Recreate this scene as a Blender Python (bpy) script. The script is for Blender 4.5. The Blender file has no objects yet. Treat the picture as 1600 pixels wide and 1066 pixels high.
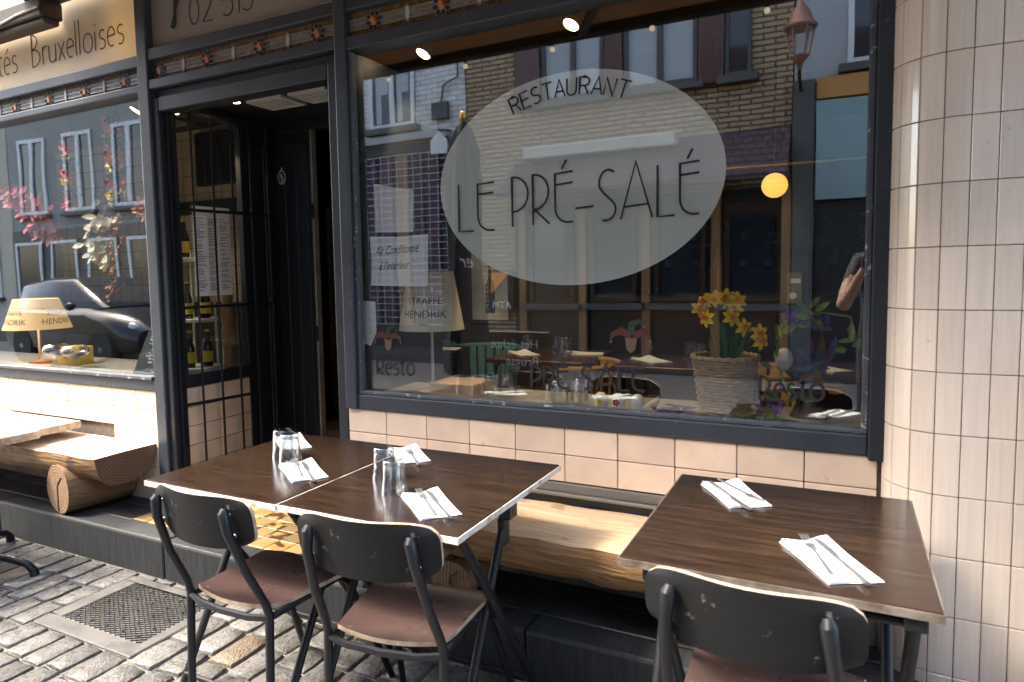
import bpy, bmesh, math, random
from mathutils import Vector, Matrix
from math import sin, cos, pi, radians
rnd = random.Random(7)
scene = bpy.context.scene
COL = scene.collection

# ---------------------------------------------------------------- camera
YAW, PITCH, ROLL = 0.4926, -0.0779, -0.0202
_right = Vector((cos(YAW), sin(YAW), 0)); _fwd = Vector((-sin(YAW)*cos(PITCH), cos(YAW)*cos(PITCH), sin(PITCH)))
_up = _right.cross(_fwd)
_r2 = _right*cos(ROLL) + _up*sin(ROLL); _u2 = _up*cos(ROLL) - _right*sin(ROLL)
cam = bpy.data.cameras.new('camera'); camo = bpy.data.objects.new('camera', cam); COL.objects.link(camo)
cm = Matrix((( _r2.x, _u2.x, -_fwd.x, 1.7525), (_r2.y, _u2.y, -_fwd.y, -2.4746), (_r2.z, _u2.z, -_fwd.z, 1.3974), (0, 0, 0, 1)))
camo.matrix_world = cm
cam.sensor_width = 36; cam.lens = 24.33; cam.shift_x = 0.0405; cam.shift_y = -0.0135
cam.clip_start = 0.05; cam.clip_end = 300
cam.dof.use_dof = True; cam.dof.focus_distance = 2.9; cam.dof.aperture_fstop = 4.0
scene.camera = camo

# ---------------------------------------------------------------- light
SUN = Vector((0.6, 0.4, -1.0)).normalized()
world = bpy.data.worlds.new('World'); scene.world = world; world.use_nodes = True
wn = world.node_tree.nodes; bg = wn['Background']
sky = wn.new('ShaderNodeTexSky'); sky.sky_type = 'NISHITA'; sky.sun_disc = False
sky.sun_elevation = math.asin(-SUN.z); sky.sun_rotation = math.atan2(-SUN.x, -SUN.y)
sky.air_density = 0.9; sky.dust_density = 3.0; sky.ozone_density = 0.4
world.node_tree.links.new(sky.outputs[0], bg.inputs[0]); bg.inputs[1].default_value = 0.15
sl = bpy.data.lights.new('sun', 'SUN'); sl.energy = 0.95; sl.angle = radians(10); sl.color = (1.0, 0.95, 0.87)
so = bpy.data.objects.new('sun', sl); COL.objects.link(so); so.rotation_euler = SUN.to_track_quat('-Z', 'Y').to_euler()
scene.view_settings.view_transform = 'Standard'; scene.view_settings.look = 'None'
scene.view_settings.gamma = 1.0; scene.view_settings.exposure = 3.25
scene.view_settings.use_curve_mapping = False
scene.view_settings.use_white_balance = True; scene.view_settings.white_balance_temperature = 7000; scene.view_settings.white_balance_tint = 8
cy = scene.cycles
cy.use_denoising = True; cy.max_bounces = 8; cy.diffuse_bounces = 4; cy.glossy_bounces = 4
cy.transmission_bounces = 8; cy.transparent_max_bounces = 24; cy.caustics_reflective = False; cy.caustics_refractive = False
cy.sample_clamp_indirect = 6.0; cy.blur_glossy = 0.5

# ---------------------------------------------------------------- mesh helpers
class G:
    def __init__(s): s.v = []; s.f = []; s.m = []
    def add(s, V, F, mi=0):
        o = len(s.v); s.v += [tuple(v) for v in V]; s.f += [tuple(i+o for i in f) for f in F]; s.m += [mi]*len(F); return s
    def box(s, x0, x1, y0, y1, z0, z1, mi=0):
        return s.add([(x0,y0,z0),(x1,y0,z0),(x1,y1,z0),(x0,y1,z0),(x0,y0,z1),(x1,y0,z1),(x1,y1,z1),(x0,y1,z1)],
                     [(0,3,2,1),(4,5,6,7),(0,1,5,4),(1,2,6,5),(2,3,7,6),(3,0,4,7)], mi)
    def bar(s, a, b, w, d, up=(0,0,1), mi=0):
        a = Vector(a); b = Vector(b); t = (b-a).normalized(); u = Vector(up); u = (u - t*u.dot(t))
        if u.length < 1e-4: u = Vector((0,1,0)); u = u - t*u.dot(t)
        u.normalize(); r = t.cross(u)
        q = [r*(-w/2)+u*(-d/2), r*(w/2)+u*(-d/2), r*(w/2)+u*(d/2), r*(-w/2)+u*(d/2)]
        return s.add([a+k for k in q]+[b+k for k in q], [(3,2,1,0),(4,5,6,7),(0,1,5,4),(1,2,6,5),(2,3,7,6),(3,0,4,7)], mi)
    def tube(s, pts, r, n=8, cap=True, mi=0, closed=False):
        pts = [Vector(p) for p in pts]; k = len(pts); rs = r if isinstance(r, (list, tuple)) else [r]*k
        T = []
        for i in range(k):
            a = pts[(i-1) % k] if (closed or i > 0) else pts[i]; b = pts[(i+1) % k] if (closed or i < k-1) else pts[i]
            d = b-a; T.append(d.normalized() if d.length > 1e-9 else Vector((0,0,1)))
        u = T[0].orthogonal().normalized(); V = []
        for i in range(k):
            u = u - T[i]*u.dot(T[i])
            u = u.normalized() if u.length > 1e-6 else T[i].orthogonal().normalized()
            w = T[i].cross(u)
            for j in range(n):
                a = 2*pi*j/n; V.append(pts[i] + (u*cos(a) + w*sin(a))*rs[i])
        F = []
        for i in range(k if closed else k-1):
            for j in range(n):
                a = i*n+j; b = i*n+(j+1) % n; c = ((i+1) % k)*n+(j+1) % n; d = ((i+1) % k)*n+j; F.append((a, b, c, d))
        if cap and not closed: F.append(tuple(reversed(range(n)))); F.append(tuple(range((k-1)*n, k*n)))
        return s.add(V, F, mi)
    def lathe(s, prof, c=(0,0,0), n=20, mi=0, cap=(True, True), axis=None, phase=0.0):
        V = []; c = Vector(c)
        M = Vector(axis).normalized().to_track_quat('Z', 'Y').to_matrix() if axis else Matrix.Identity(3)
        for r, z in prof:
            for j in range(n):
                a = 2*pi*j/n+phase; V.append(c + M @ Vector((r*cos(a), r*sin(a), z)))
        F = []
        for i in range(len(prof)-1):
            for j in range(n):
                F.append((i*n+j, i*n+(j+1) % n, (i+1)*n+(j+1) % n, (i+1)*n+j))
        if cap[0]: F.append(tuple(reversed(range(n))))
        if cap[1]: F.append(tuple(range((len(prof)-1)*n, len(prof)*n)))
        return s.add(V, F, mi)
    def prism(s, poly, fn0, fn1, mi=0):
        n = len(poly); V = [fn0(p) for p in poly]+[fn1(p) for p in poly]
        F = [tuple(reversed(range(n))), tuple(range(n, 2*n))]+[(i, (i+1) % n, n+(i+1) % n, n+i) for i in range(n)]
        return s.add(V, F, mi)
    def ball(s, c, r, nu=12, nv=8, mi=0, sc=(1,1,1)):
        c = Vector(c); V = []; F = []
        for i in range(nv+1):
            t = pi*i/nv
            for j in range(nu):
                a = 2*pi*j/nu; V.append(c+Vector((r*sc[0]*sin(t)*cos(a), r*sc[1]*sin(t)*sin(a), r*sc[2]*cos(t))))
        for i in range(nv):
            for j in range(nu): F.append((i*nu+j, (i+1)*nu+j, (i+1)*nu+(j+1) % nu, i*nu+(j+1) % nu))
        return s.add(V, F, mi)
    def quad(s, a, b, c, d, mi=0): return s.add([a, b, c, d], [(0,1,2,3)], mi)
    def build(s, name, mat, parent=None, smooth=False, bevel=0.0, seg=1, fix=True):
        me = bpy.data.meshes.new(name); me.from_pydata(s.v, [], s.f)
        mats = mat if isinstance(mat, (list, tuple)) else [mat]
        for m in mats: me.materials.append(m)
        me.polygons.foreach_set('material_index', s.m)
        if fix or bevel:
            bm = bmesh.new(); bm.from_mesh(me)
            bmesh.ops.remove_doubles(bm, verts=bm.verts, dist=1e-6)
            bmesh.ops.recalc_face_normals(bm, faces=bm.faces)
            if bevel:
                ed = [e for e in bm.edges if len(e.link_faces) == 2 and e.calc_face_angle(0) > 0.5]
                bmesh.ops.bevel(bm, geom=ed, offset=bevel, segments=seg, affect='EDGES', profile=0.5)
            bm.to_mesh(me); bm.free()
        if smooth:
            me.polygons.foreach_set('use_smooth', [True]*len(me.polygons))
            try: me.set_sharp_from_angle(angle=0.7)
            except Exception: pass
        o = bpy.data.objects.new(name, me); COL.objects.link(o)
        if parent is not None: attach(o, parent)
        return o
def attach(o, parent):
    o.parent = parent
    o.matrix_parent_inverse = Matrix.Translation(-Vector(parent.get('_base', (0, 0, 0)))) if '_base' in parent.keys() else Matrix.Identity(4)
def tag(o, label=None, cat=None, group=None, kind=None):
    if label: o['label'] = label
    if cat: o['category'] = cat
    if group: o['group'] = group
    if kind: o['kind'] = kind
    return o
def thing(name, label, cat, loc=(0,0,0), group=None, world=True):
    """Empty at the base; parts given in world coordinates when world=True, else local."""
    o = bpy.data.objects.new(name, None); COL.objects.link(o); o.location = loc; o.empty_display_size = 0.05
    if world: o['_base'] = tuple(loc)
    return tag(o, label, cat, group)
def copy_tree(o, parent=None):
    c = o.copy(); COL.objects.link(c)
    if parent is not None: c.parent = parent
    for ch in [k for k in o.children]: copy_tree(ch, c)
    return c
def struct(o): o['kind'] = 'structure'; return o

# ---------------------------------------------------------------- materials
def nodes(name):
    m = bpy.data.materials.new(name); m.use_nodes = True; nt = m.node_tree
    return m, nt, nt.nodes['Principled BSDF']
def mat(name, col, rough=0.5, metal=0.0, var=0.0, scale=8.0, stretch=(1,1,1), bump=0.0, bscale=None, col2=None, rvar=0.0, objvar=0.0, spec=0.5, dirt=None, detail=5.0, coat=0.0, contrast=(0.3, 0.7), wear=None):
    m, nt, b = nodes(name); N = nt.nodes; L = nt.links
    b.inputs['Roughness'].default_value = rough; b.inputs['Metallic'].default_value = metal; b.inputs['Specular IOR Level'].default_value = spec
    b.inputs['Coat Weight'].default_value = coat
    col = tuple(col)+(1,)
    tc = N.new('ShaderNodeTexCoord'); mp = N.new('ShaderNodeMapping'); mp.inputs['Scale'].default_value = stretch
    oi = N.new('ShaderNodeObjectInfo')
    ad = N.new('ShaderNodeVectorMath'); ad.operation = 'ADD'
    sc = N.new('ShaderNodeVectorMath'); sc.operation = 'SCALE'; sc.inputs['Scale'].default_value = 7.0 if objvar else 0.0
    cb = N.new('ShaderNodeCombineXYZ')
    for i in range(3): L.new(oi.outputs['Random'], cb.inputs[i])
    L.new(cb.outputs[0], sc.inputs[0]); L.new(tc.outputs['Object'], ad.inputs[0]); L.new(sc.outputs[0], ad.inputs[1]); L.new(ad.outputs[0], mp.inputs['Vector'])
    nz = N.new('ShaderNodeTexNoise'); nz.inputs['Scale'].default_value = scale; nz.inputs['Detail'].default_value = detail; L.new(mp.outputs[0], nz.inputs['Vector'])
    out = None
    if col2 is not None or var:
        if col2 is None: col2 = tuple(c*(1-var) for c in col[:3])
        mr = N.new('ShaderNodeMapRange'); mr.inputs[1].default_value = contrast[0]; mr.inputs[2].default_value = contrast[1]; L.new(nz.outputs['Fac'], mr.inputs[0])
        mx = N.new('ShaderNodeMix'); mx.data_type = 'RGBA'; mx.inputs[6].default_value = col; mx.inputs[7].default_value = tuple(col2)+(1,)
        L.new(mr.outputs[0], mx.inputs[0]); out = mx.outputs[2]
    if wear:   # (colour, scale, threshold): scattered chips and stains
        n2 = N.new('ShaderNodeTexNoise'); n2.inputs['Scale'].default_value = wear[1]; n2.inputs['Detail'].default_value = 8; n2.inputs['Roughness'].default_value = 0.65; L.new(ad.outputs[0], n2.inputs['Vector'])
        m2 = N.new('ShaderNodeMapRange'); m2.inputs[1].default_value = wear[2]; m2.inputs[2].default_value = wear[2]+0.05; L.new(n2.outputs['Fac'], m2.inputs[0])
        x2 = N.new('ShaderNodeMix'); x2.data_type = 'RGBA'; x2.inputs[7].default_value = tuple(wear[0])+(1,)
        if out: L.new(out, x2.inputs[6])
        else: x2.inputs[6].default_value = col
        L.new(m2.outputs[0], x2.inputs[0]); out = x2.outputs[2]
    if objvar:
        hs = N.new('ShaderNodeHueSaturation'); mr = N.new('ShaderNodeMapRange'); mr.inputs[3].default_value = 1-objvar; mr.inputs[4].default_value = 1+objvar
        L.new(oi.outputs['Random'], mr.inputs[0]); L.new(mr.outputs[0], hs.inputs['Value'])
        if out: L.new(out, hs.inputs['Color'])
        else: hs.inputs['Color'].default_value = col
        out = hs.outputs[0]
    if out: L.new(out, b.inputs['Base Color'])
    else: b.inputs['Base Color'].default_value = col
    if rvar:
        mr = N.new('ShaderNodeMapRange'); mr.inputs[1].default_value = 0.3; mr.inputs[2].default_value = 0.7; mr.inputs[3].default_value = max(0.02, rough-rvar); mr.inputs[4].default_value = rough+rvar
        L.new(nz.outputs['Fac'], mr.inputs[0]); L.new(mr.outputs[0], b.inputs['Roughness'])
    if bump:
        nb = nz
        if bscale:
            nb = N.new('ShaderNodeTexNoise'); nb.inputs['Scale'].default_value = bscale; nb.inputs['Detail'].default_value = 6; L.new(mp.outputs[0], nb.inputs['Vector'])
        bp = N.new('ShaderNodeBump'); bp.inputs['Strength'].default_value = 1.0; bp.inputs['Distance'].default_value = bump; L.new(nb.outputs['Fac'], bp.inputs['Height']); L.new(bp.outputs[0], b.inputs['Normal'])
    return m
def glow(name, col, s):
    m, nt, b = nodes(name); b.inputs['Base Color'].default_value = tuple(col)+(1,); b.inputs['Emission Color'].default_value = tuple(col)+(1,); b.inputs['Emission Strength'].default_value = s
    return m
def glass_mat(name, f0=0.06, tint=(0.93, 0.95, 0.95), rough=0.0, power=4.6, wave=0.0):
    m, nt, b = nodes(name); N = nt.nodes; L = nt.links; N.remove(b)
    out = N['Material Output']; tr = N.new('ShaderNodeBsdfTransparent'); tr.inputs[0].default_value = tuple(tint)+(1,)
    gl = N.new('ShaderNodeBsdfGlossy'); gl.inputs['Roughness'].default_value = rough; gl.inputs[0].default_value = (1,1,1,1)
    lw = N.new('ShaderNodeLayerWeight'); lw.inputs[0].default_value = 0.5
    pw = N.new('ShaderNodeMath'); pw.operation = 'POWER'; pw.inputs[1].default_value = power; L.new(lw.outputs['Facing'], pw.inputs[0])
    ma = N.new('ShaderNodeMath'); ma.operation = 'MULTIPLY_ADD'; ma.inputs[1].default_value = 1-f0; ma.inputs[2].default_value = f0; L.new(pw.outputs[0], ma.inputs[0])
    if wave:
        tc = N.new('ShaderNodeTexCoord'); nz = N.new('ShaderNodeTexNoise'); nz.inputs['Scale'].default_value = 2.2; nz.inputs['Detail'].default_value = 1.0; L.new(tc.outputs['Object'], nz.inputs['Vector'])
        bp = N.new('ShaderNodeBump'); bp.inputs['Distance'].default_value = wave; L.new(nz.outputs['Fac'], bp.inputs['Height']); L.new(bp.outputs[0], gl.inputs['Normal'])
    mx = N.new('ShaderNodeMixShader'); L.new(ma.outputs[0], mx.inputs[0]); L.new(tr.outputs[0], mx.inputs[1]); L.new(gl.outputs[0], mx.inputs[2]); L.new(mx.outputs[0], out.inputs[0])
    return m
def film_mat(name, col, alpha, back=0.35):
    m, nt, b = nodes(name); N = nt.nodes; L = nt.links; N.remove(b); out = N['Material Output']
    tr = N.new('ShaderNodeBsdfTransparent'); df = N.new('ShaderNodeBsdfDiffuse'); df.inputs[0].default_value = tuple(col)+(1,)
    tl = N.new('ShaderNodeBsdfTranslucent'); tl.inputs[0].default_value = tuple(col)+(1,)
    m1 = N.new('ShaderNodeMixShader'); m1.inputs[0].default_value = back; L.new(df.outputs[0], m1.inputs[1]); L.new(tl.outputs[0], m1.inputs[2])
    m2 = N.new('ShaderNodeMixShader'); m2.inputs[0].default_value = alpha; L.new(tr.outputs[0], m2.inputs[1]); L.new(m1.outputs[0], m2.inputs[2]); L.new(m2.outputs[0], out.inputs[0])
    return m
def brick_mat(name, c1, c2, mortar, bw=0.22, bh=0.065, mt=0.012, rough=0.8, bump=0.004, axes='XZ', off=0.5):
    m, nt, b = nodes(name); N = nt.nodes; L = nt.links; b.inputs['Roughness'].default_value = rough
    tc = N.new('ShaderNodeTexCoord'); sp = N.new('ShaderNodeSeparateXYZ'); cb = N.new('ShaderNodeCombineXYZ'); L.new(tc.outputs['Object'], sp.inputs[0])
    L.new(sp.outputs[axes[0]], cb.inputs[0]); L.new(sp.outputs[axes[1]], cb.inputs[1])
    br = N.new('ShaderNodeTexBrick'); br.inputs['Scale'].default_value = 1.0; br.inputs['Brick Width'].default_value = bw; br.inputs['Row Height'].default_value = bh; br.inputs['Mortar Size'].default_value = mt; br.inputs['Mortar Smooth'].default_value = 0.2; br.offset = off
    br.inputs['Color1'].default_value = tuple(c1)+(1,); br.inputs['Color2'].default_value = tuple(c2)+(1,); br.inputs['Mortar'].default_value = tuple(mortar)+(1,)
    L.new(cb.outputs[0], br.inputs['Vector']); nz = N.new('ShaderNodeTexNoise'); nz.inputs['Scale'].default_value = 3; nz.inputs['Detail'].default_value = 6; L.new(tc.outputs['Object'], nz.inputs['Vector'])
    mx = N.new('ShaderNodeMix'); mx.data_type = 'RGBA'; mx.blend_type = 'MULTIPLY'; mx.inputs[0].default_value = 0.5; L.new(br.outputs['Color'], mx.inputs[6])
    rp = N.new('ShaderNodeMapRange'); rp.inputs[1].default_value = 0.3; rp.inputs[2].default_value = 0.7; rp.inputs[3].default_value = 0.6; L.new(nz.outputs['Fac'], rp.inputs[0]); L.new(rp.outputs[0], mx.inputs[7])
    L.new(mx.outputs[2], b.inputs['Base Color'])
    bp = N.new('ShaderNodeBump'); bp.invert = True; bp.inputs['Distance'].default_value = bump; L.new(br.outputs['Fac'], bp.inputs['Height']); L.new(bp.outputs[0], b.inputs['Normal'])
    return m

M = {}
M['tile'] = mat('cream_glazed_tile', (0.83, 0.655, 0.515), 0.24, var=0.14, scale=9, objvar=0.08, wear=((0.62, 0.47, 0.35), 14, 0.65), bump=0.0006, bscale=14, coat=0.2)
M['tilep'] = mat('pale_pillar_tile', (0.83, 0.715, 0.61), 0.14, var=0.10, scale=6, stretch=(14, 14, 0.6), objvar=0.06, bump=0.0012, bscale=2.2, coat=0.4, wear=((0.60, 0.50, 0.41), 16, 0.655))
M['groutp'] = mat('tan_pillar_grout', (0.36, 0.29, 0.23), 0.9, scale=9, col2=(0.10, 0.085, 0.07), contrast=(0.45, 0.65))
M['grout'] = mat('dark_tile_grout', (0.13, 0.105, 0.085), 0.9, var=0.5, scale=30)
M['navy'] = mat('navy_grey_paint', (0.040, 0.049, 0.066), 0.42, var=0.25, scale=5, bump=0.0008, bscale=40, wear=((0.17, 0.18, 0.19), 34, 0.645))
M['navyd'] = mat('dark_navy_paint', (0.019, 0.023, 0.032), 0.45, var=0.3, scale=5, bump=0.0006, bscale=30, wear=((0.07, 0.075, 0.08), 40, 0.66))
M['putty'] = mat('worn_chipped_bead', (0.085, 0.10, 0.12), 0.55, scale=14, col2=(0.055, 0.066, 0.085), bump=0.001, wear=((0.46, 0.48, 0.49), 24, 0.605))
M['white_jamb'] = mat('dirty_white_jamb', (0.42, 0.40, 0.37), 0.6, scale=8, col2=(0.25, 0.23, 0.2))
M['black'] = mat('black_metal', (0.010, 0.0115, 0.015), 0.42, spec=0.35, var=0.3, scale=20, wear=((0.10, 0.10, 0.10), 60, 0.73))
M['pane'] = glass_mat('window_glass', 0.12, wave=0.0005)
M['frost'] = film_mat('frosted_film', (0.92, 0.935, 0.90), 0.96, 0.06)
M['ink'] = mat('black_lettering', (0.012, 0.012, 0.014), 0.5)
M['bluestone'] = mat('worn_bluestone', (0.018, 0.020, 0.023), 0.5, scale=7, col2=(0.050, 0.051, 0.053), bump=0.003, bscale=30, wear=((0.22, 0.21, 0.19), 26, 0.70), rvar=0.15)
M['bluefront'] = mat('tooled_bluestone_front', (0.010, 0.012, 0.015), 0.6, scale=8, stretch=(9, 1, 0.7), col2=(0.026, 0.029, 0.034), bump=0.003, bscale=12, wear=((0.2, 0.2, 0.2), 60, 0.72))
M['sett'] = mat('wet_grey_sett', (0.085, 0.084, 0.083), 0.36, scale=9, col2=(0.155, 0.148, 0.14), bump=0.005, bscale=16, objvar=0.35, rvar=0.16, wear=((0.26, 0.24, 0.215), 22, 0.64))
M['settb'] = mat('brown_sett', (0.13, 0.10, 0.078), 0.42, scale=10, col2=(0.21, 0.165, 0.12), bump=0.006, bscale=18, objvar=0.3, rvar=0.15)
M['joint'] = mat('sandy_wet_joint', (0.10, 0.09, 0.08), 0.45, scale=60, col2=(0.24, 0.22, 0.195), bump=0.006, bscale=90, rvar=0.3)
# ================================================================ STREET
def sett_mesh(seed):
    r = random.Random(seed); nx, ny = 5, 6; V = []; F = []
    for j in range(ny):
        for i in range(nx):
            u = (-1, -0.88, r.uniform(-.1, .1), 0.88, 1)[i]; v = (-1, -0.92, -0.33, 0.33, 0.92, 1)[j]
            e = max(abs(u), abs(v)); h = 0.002+r.uniform(-0.0022, 0.0022)
            if e > 0.95: h -= 0.006
            x = 0.5*u*(1-0.05*(abs(v) > 0.9))+(r.uniform(-0.028, 0.028)); y = 0.5*v*(1-0.05*(abs(u) > 0.9))+(r.uniform(-0.018, 0.018))
            V.append((x, y, h))
    for j in range(ny-1):
        for i in range(nx-1): F.append((j*nx+i, j*nx+i+1, (j+1)*nx+i+1, (j+1)*nx+i))
    ring = [i for i in range(nx)]+[(j+1)*nx-1 for j in range(1, ny)]+[(ny-1)*nx+i for i in range(nx-2, -1, -1)]+[j*nx for j in range(ny-2, 0, -1)]
    o = len(V); V += [(V[k][0]*1.04, V[k][1]*1.04, -0.06) for k in ring]; n = len(ring)
    for k in range(n): F.append((ring[k], o+k, o+(k+1) % n, ring[(k+1) % n]))
    return V, F
street = G().box(-45, 45, -30, -0.30, -0.2, -0.0075).build('street', M['joint']); tag(street, kind='structure')
SETTV = [sett_mesh(100+i) for i in range(9)]
SETTM = []
for i, (V, F) in enumerate(SETTV):
    for mk in ('sett', 'settb'):
        me = bpy.data.meshes.new('sett'); me.from_pydata(V, [], F); me.materials.append(M[mk]); me.polygons.foreach_set('use_smooth', [True]*len(me.polygons)); SETTM.append(me)
bulk = G(); nset = 0; colr = random.Random(3)
GRX = (-1.172, -0.548); GRY = (-0.912, -0.438)
def sett_columns(xa, xb, yranges):
    global nset
    n = max(1, round((xb-xa)/0.128)); ws = [colr.uniform(0.85, 1.15) for _ in range(n)]; t_ = sum(ws); x = xa
    for w in [q*(xb-xa)/t_ for q in ws]:
        for y0, y1 in yranges:
            y = y0
            while y > y1+0.03:
                l = min(colr.uniform(0.15, 0.235), y-y1)
                if y-l-y1 < 0.07: l = y-y1
                cx, cyy = x+w/2, y-l/2; zoff = colr.uniform(-0.003, 0.003)
                if -2.55 < cx < 1.25 and cyy > -1.45-0.25*(cx < 0) and nset < 300:
                    me = SETTM[2*colr.randrange(9)+(1 if colr.random() < 0.06 else 0)]
                    o = bpy.data.objects.new('sett', me); COL.objects.link(o); o.parent = street
                    o.location = (cx, cyy, zoff); o.scale = (w-0.008, l-0.008, 1); o.rotation_euler = (colr.uniform(-0.018, 0.018), colr.uniform(-0.018, 0.018), colr.uniform(-0.02, 0.02)); nset += 1
                else:
                    V, F = SETTV[colr.randrange(9)]
                    bulk.add([(cx+v[0]*(w-0.008), cyy+v[1]*(l-0.008), v[2]+zoff) for v in V], F)
                y -= l
        x += w
sett_columns(-7.0, GRX[0], [(-0.40, -4.2)]); sett_columns(GRX[0], GRX[1], [(-0.40, GRY[1]), (GRY[0], -4.2)]); sett_columns(GRX[1], 5.0, [(-0.40, -4.2)])
b = bulk.build('setts_beyond', M['sett'], street, smooth=True, fix=False); b['kind'] = 'stuff'

# cast concrete drain frame with an expanded-metal cover
M['concrete'] = mat('wet_concrete_frame', (0.06, 0.059, 0.058), 0.5, scale=12, col2=(0.11, 0.107, 0.104), bump=0.002, rvar=0.15)
M['steel'] = mat('galvanised_plate', (0.13, 0.127, 0.123), 0.5, 0.2, scale=9, col2=(0.22, 0.215, 0.21), rvar=0.15)
M['mesh'] = mat('dark_steel_mesh', (0.06, 0.06, 0.065), 0.35, 0.7)
dr = thing('drain_cover', 'rectangular metal mesh drain cover set in concrete frame among the setts', 'drain cover', (-0.86, -0.67, 0))
fx0, fx1, fy0, fy1 = -1.17, -0.55, -0.91, -0.44
g = G(); t = 0.075
for a in ((fx0, fx1, fy0, fy0+t), (fx0, fx1, fy1-t*0.6, fy1), (fx0, fx0+t, fy0+t, fy1-t*0.6), (fx1-t*0.7, fx1, fy0+t, fy1-t*0.6)): g.box(a[0], a[1], a[2], a[3], -0.06, 0.003)
g.build('concrete_frame', M['concrete'], dr, bevel=0.004)
px0, px1, py0, py1 = fx0+t+0.004, fx1-t*0.7-0.004, fy0+t+0.004, fy1-t*0.6-0.004
G().box(px0, px1, py0, py1, -0.04, -0.001).build('plate', M['steel'], dr)
g = G(); nx, ny = 15, 16; dx = (px1-px0)/nx; dy = (py1-py0)/ny
for j in range(ny):
    for i in range(nx):
        a = (px0+(i+0.5)*dx, py0+(j+0.5)*dy)
        zz = 0.0015
        g.bar((a[0]-dx*0.5, a[1], zz), (a[0], a[1]+dy*0.5, zz), 0.0022, 0.005); g.bar((a[0], a[1]+dy*0.5, zz), (a[0]+dx*0.5, a[1], zz), 0.0022, 0.005)
        g.bar((a[0]-dx*0.5, a[1], zz), (a[0], a[1]-dy*0.5, zz), 0.0022, 0.005); g.bar((a[0], a[1]-dy*0.5, zz), (a[0]+dx*0.5, a[1], zz), 0.0022, 0.005)
g.build('expanded_mesh', M['mesh'], dr, fix=False)
g = G()
for j in range(5):
    for i in range(5): G().ball((px0+(i+0.5)*(px1-px0)/5, py0+(j+0.5)*(py1-py0)/5, 0.004), 0.007, 8, 4, sc=(1.3, 1, 0.6)).build('rivet', M['black'], dr)

# ================================================================ RAISED STONE STEP
step = G().box(-7, 4.0, -0.36, 0.02, -0.1, 0.165).build('stone_step', M['bluefront']); struct(step)
xs = [-7, -5.2, -3.72, -2.39, -1.02, -0.1, 0.82, 1.75, 2.7, 4.0]
for i in range(len(xs)-1):
    G().box(xs[i]+0.002, xs[i+1]-0.002, -0.392, -0.262, -0.06, 0.178+0.002*(i % 2)).build('kerb_stone', M['bluefront'], step, bevel=0.012, seg=2)
xs2 = [-7, -4.6, -2.9, -1.42]+[-0.12, 0.62, 1.5, 2.4, 4.0]
for i in range(len(xs2)-1):
    if i == 3: continue
    G().box(xs2[i]+0.002, xs2[i+1]-0.002, -0.258, -0.105, 0.0, 0.177+0.0015*(i % 2)).build('paving_slab', M['bluestone'], step, bevel=0.004)
    G().box(xs2[i]+0.002, xs2[i+1]-0.002, -0.101, 0.0, 0.0, 0.183).build('paving_slab', M['bluestone'], step, bevel=0.003)
M['mosa'] = mat('ochre_floor_tile', (0.36, 0.245, 0.11), 0.35, var=0.25, scale=9, objvar=0.12)
M['mosb'] = mat('brown_patterned_floor_tile', (0.42, 0.27, 0.10), 0.4, scale=16, col2=(0.085, 0.035, 0.02), contrast=(0.45, 0.53), objvar=0.1, detail=8)
entry = G().box(-1.42, -0.12, -0.258, 1.1, 0.0, 0.176).build('entrance_floor', M['grout']); struct(entry)
ta = G().box(-0.0485, 0.0485, -0.0485, 0.0485, 0, 0.008).build('floor_tile', M['mosa'], entry, bevel=0.002); tb = None
k = 0
for i in range(13):
    for j in range(10):
        o = ta if k == 0 else ta.copy()
        if k: COL.objects.link(o)
        if (i+j) % 2:
            if tb is None: tb = ta.data.copy(); tb.materials[0] = M['mosb']
            o.data = tb
        o.location = (-1.37+0.1*i, -0.207+0.1*j, 0.174); k += 1

# ================================================================ FACADE
bld = thing('restaurant_building', 'tiled restaurant front with navy painted frames and oval window sign', 'building', (0.2, 0.1, 0.18))
M['plaster'] = mat('dirty_white_plaster', (0.42, 0.41, 0.39), 0.8, scale=7, col2=(0.2, 0.19, 0.17), wear=((0.05, 0.05, 0.05), 12, 0.62))
M['metal'] = mat('grey_metal_ledge', (0.24, 0.23, 0.21), 0.45, 0.3, var=0.3, scale=4, stretch=(1, 6, 6))
TW, TH = 0.207, 0.1066
tile0 = G().box(-TW/2+0.0016, TW/2-0.0016, -0.010, 0.004, -TH/2+0.0016, TH/2-0.0016).build('tile', M['tile'], None, bevel=0.003, seg=2)
tile_me = tile0.data; bpy.data.objects.remove(tile0)
def put_tile(parent, x, y, z, rz=0.0, me=None, sx=1.0, sz=1.0):
    o = bpy.data.objects.new('tile', me or tile_me); COL.objects.link(o); o.parent = parent
    if '_base' in parent.keys(): o.matrix_parent_inverse = Matrix.Translation(-Vector(parent['_base']))
    o.location = (x, y, z); o.rotation_euler = (rnd.uniform(-.010, .010), 0, rz+rnd.uniform(-.008, .008)); o.scale = (sx, 1, sz); return o
# dado under the big window
dw = G().box(-0.20, 1.88, 0.0, 0.05, 0.588, 0.7995).build('dado_wall', M['grout'], bld)
for c in range(-1, 9):
    for r in range(2): put_tile(dw, (c+0.5)*TW, 0.0, 0.801-(r+0.5)*TH)
g = G().box(-0.20, 1.88, -0.012, 0.05, 0.548, 0.584); g.box(-0.20, 1.88, -0.030, 0.05, 0.536, 0.548); g.build('ledge', M['metal'], bld, bevel=0.002)
G().box(-0.20, 1.88, -0.006, 0.05, 0.500, 0.535).build('dark_strip', M['navyd'], bld)
G().box(-0.20, 1.88, 0.004, 0.05, 0.10, 0.4995).build('base_wall', M['plaster'], bld)
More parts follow.
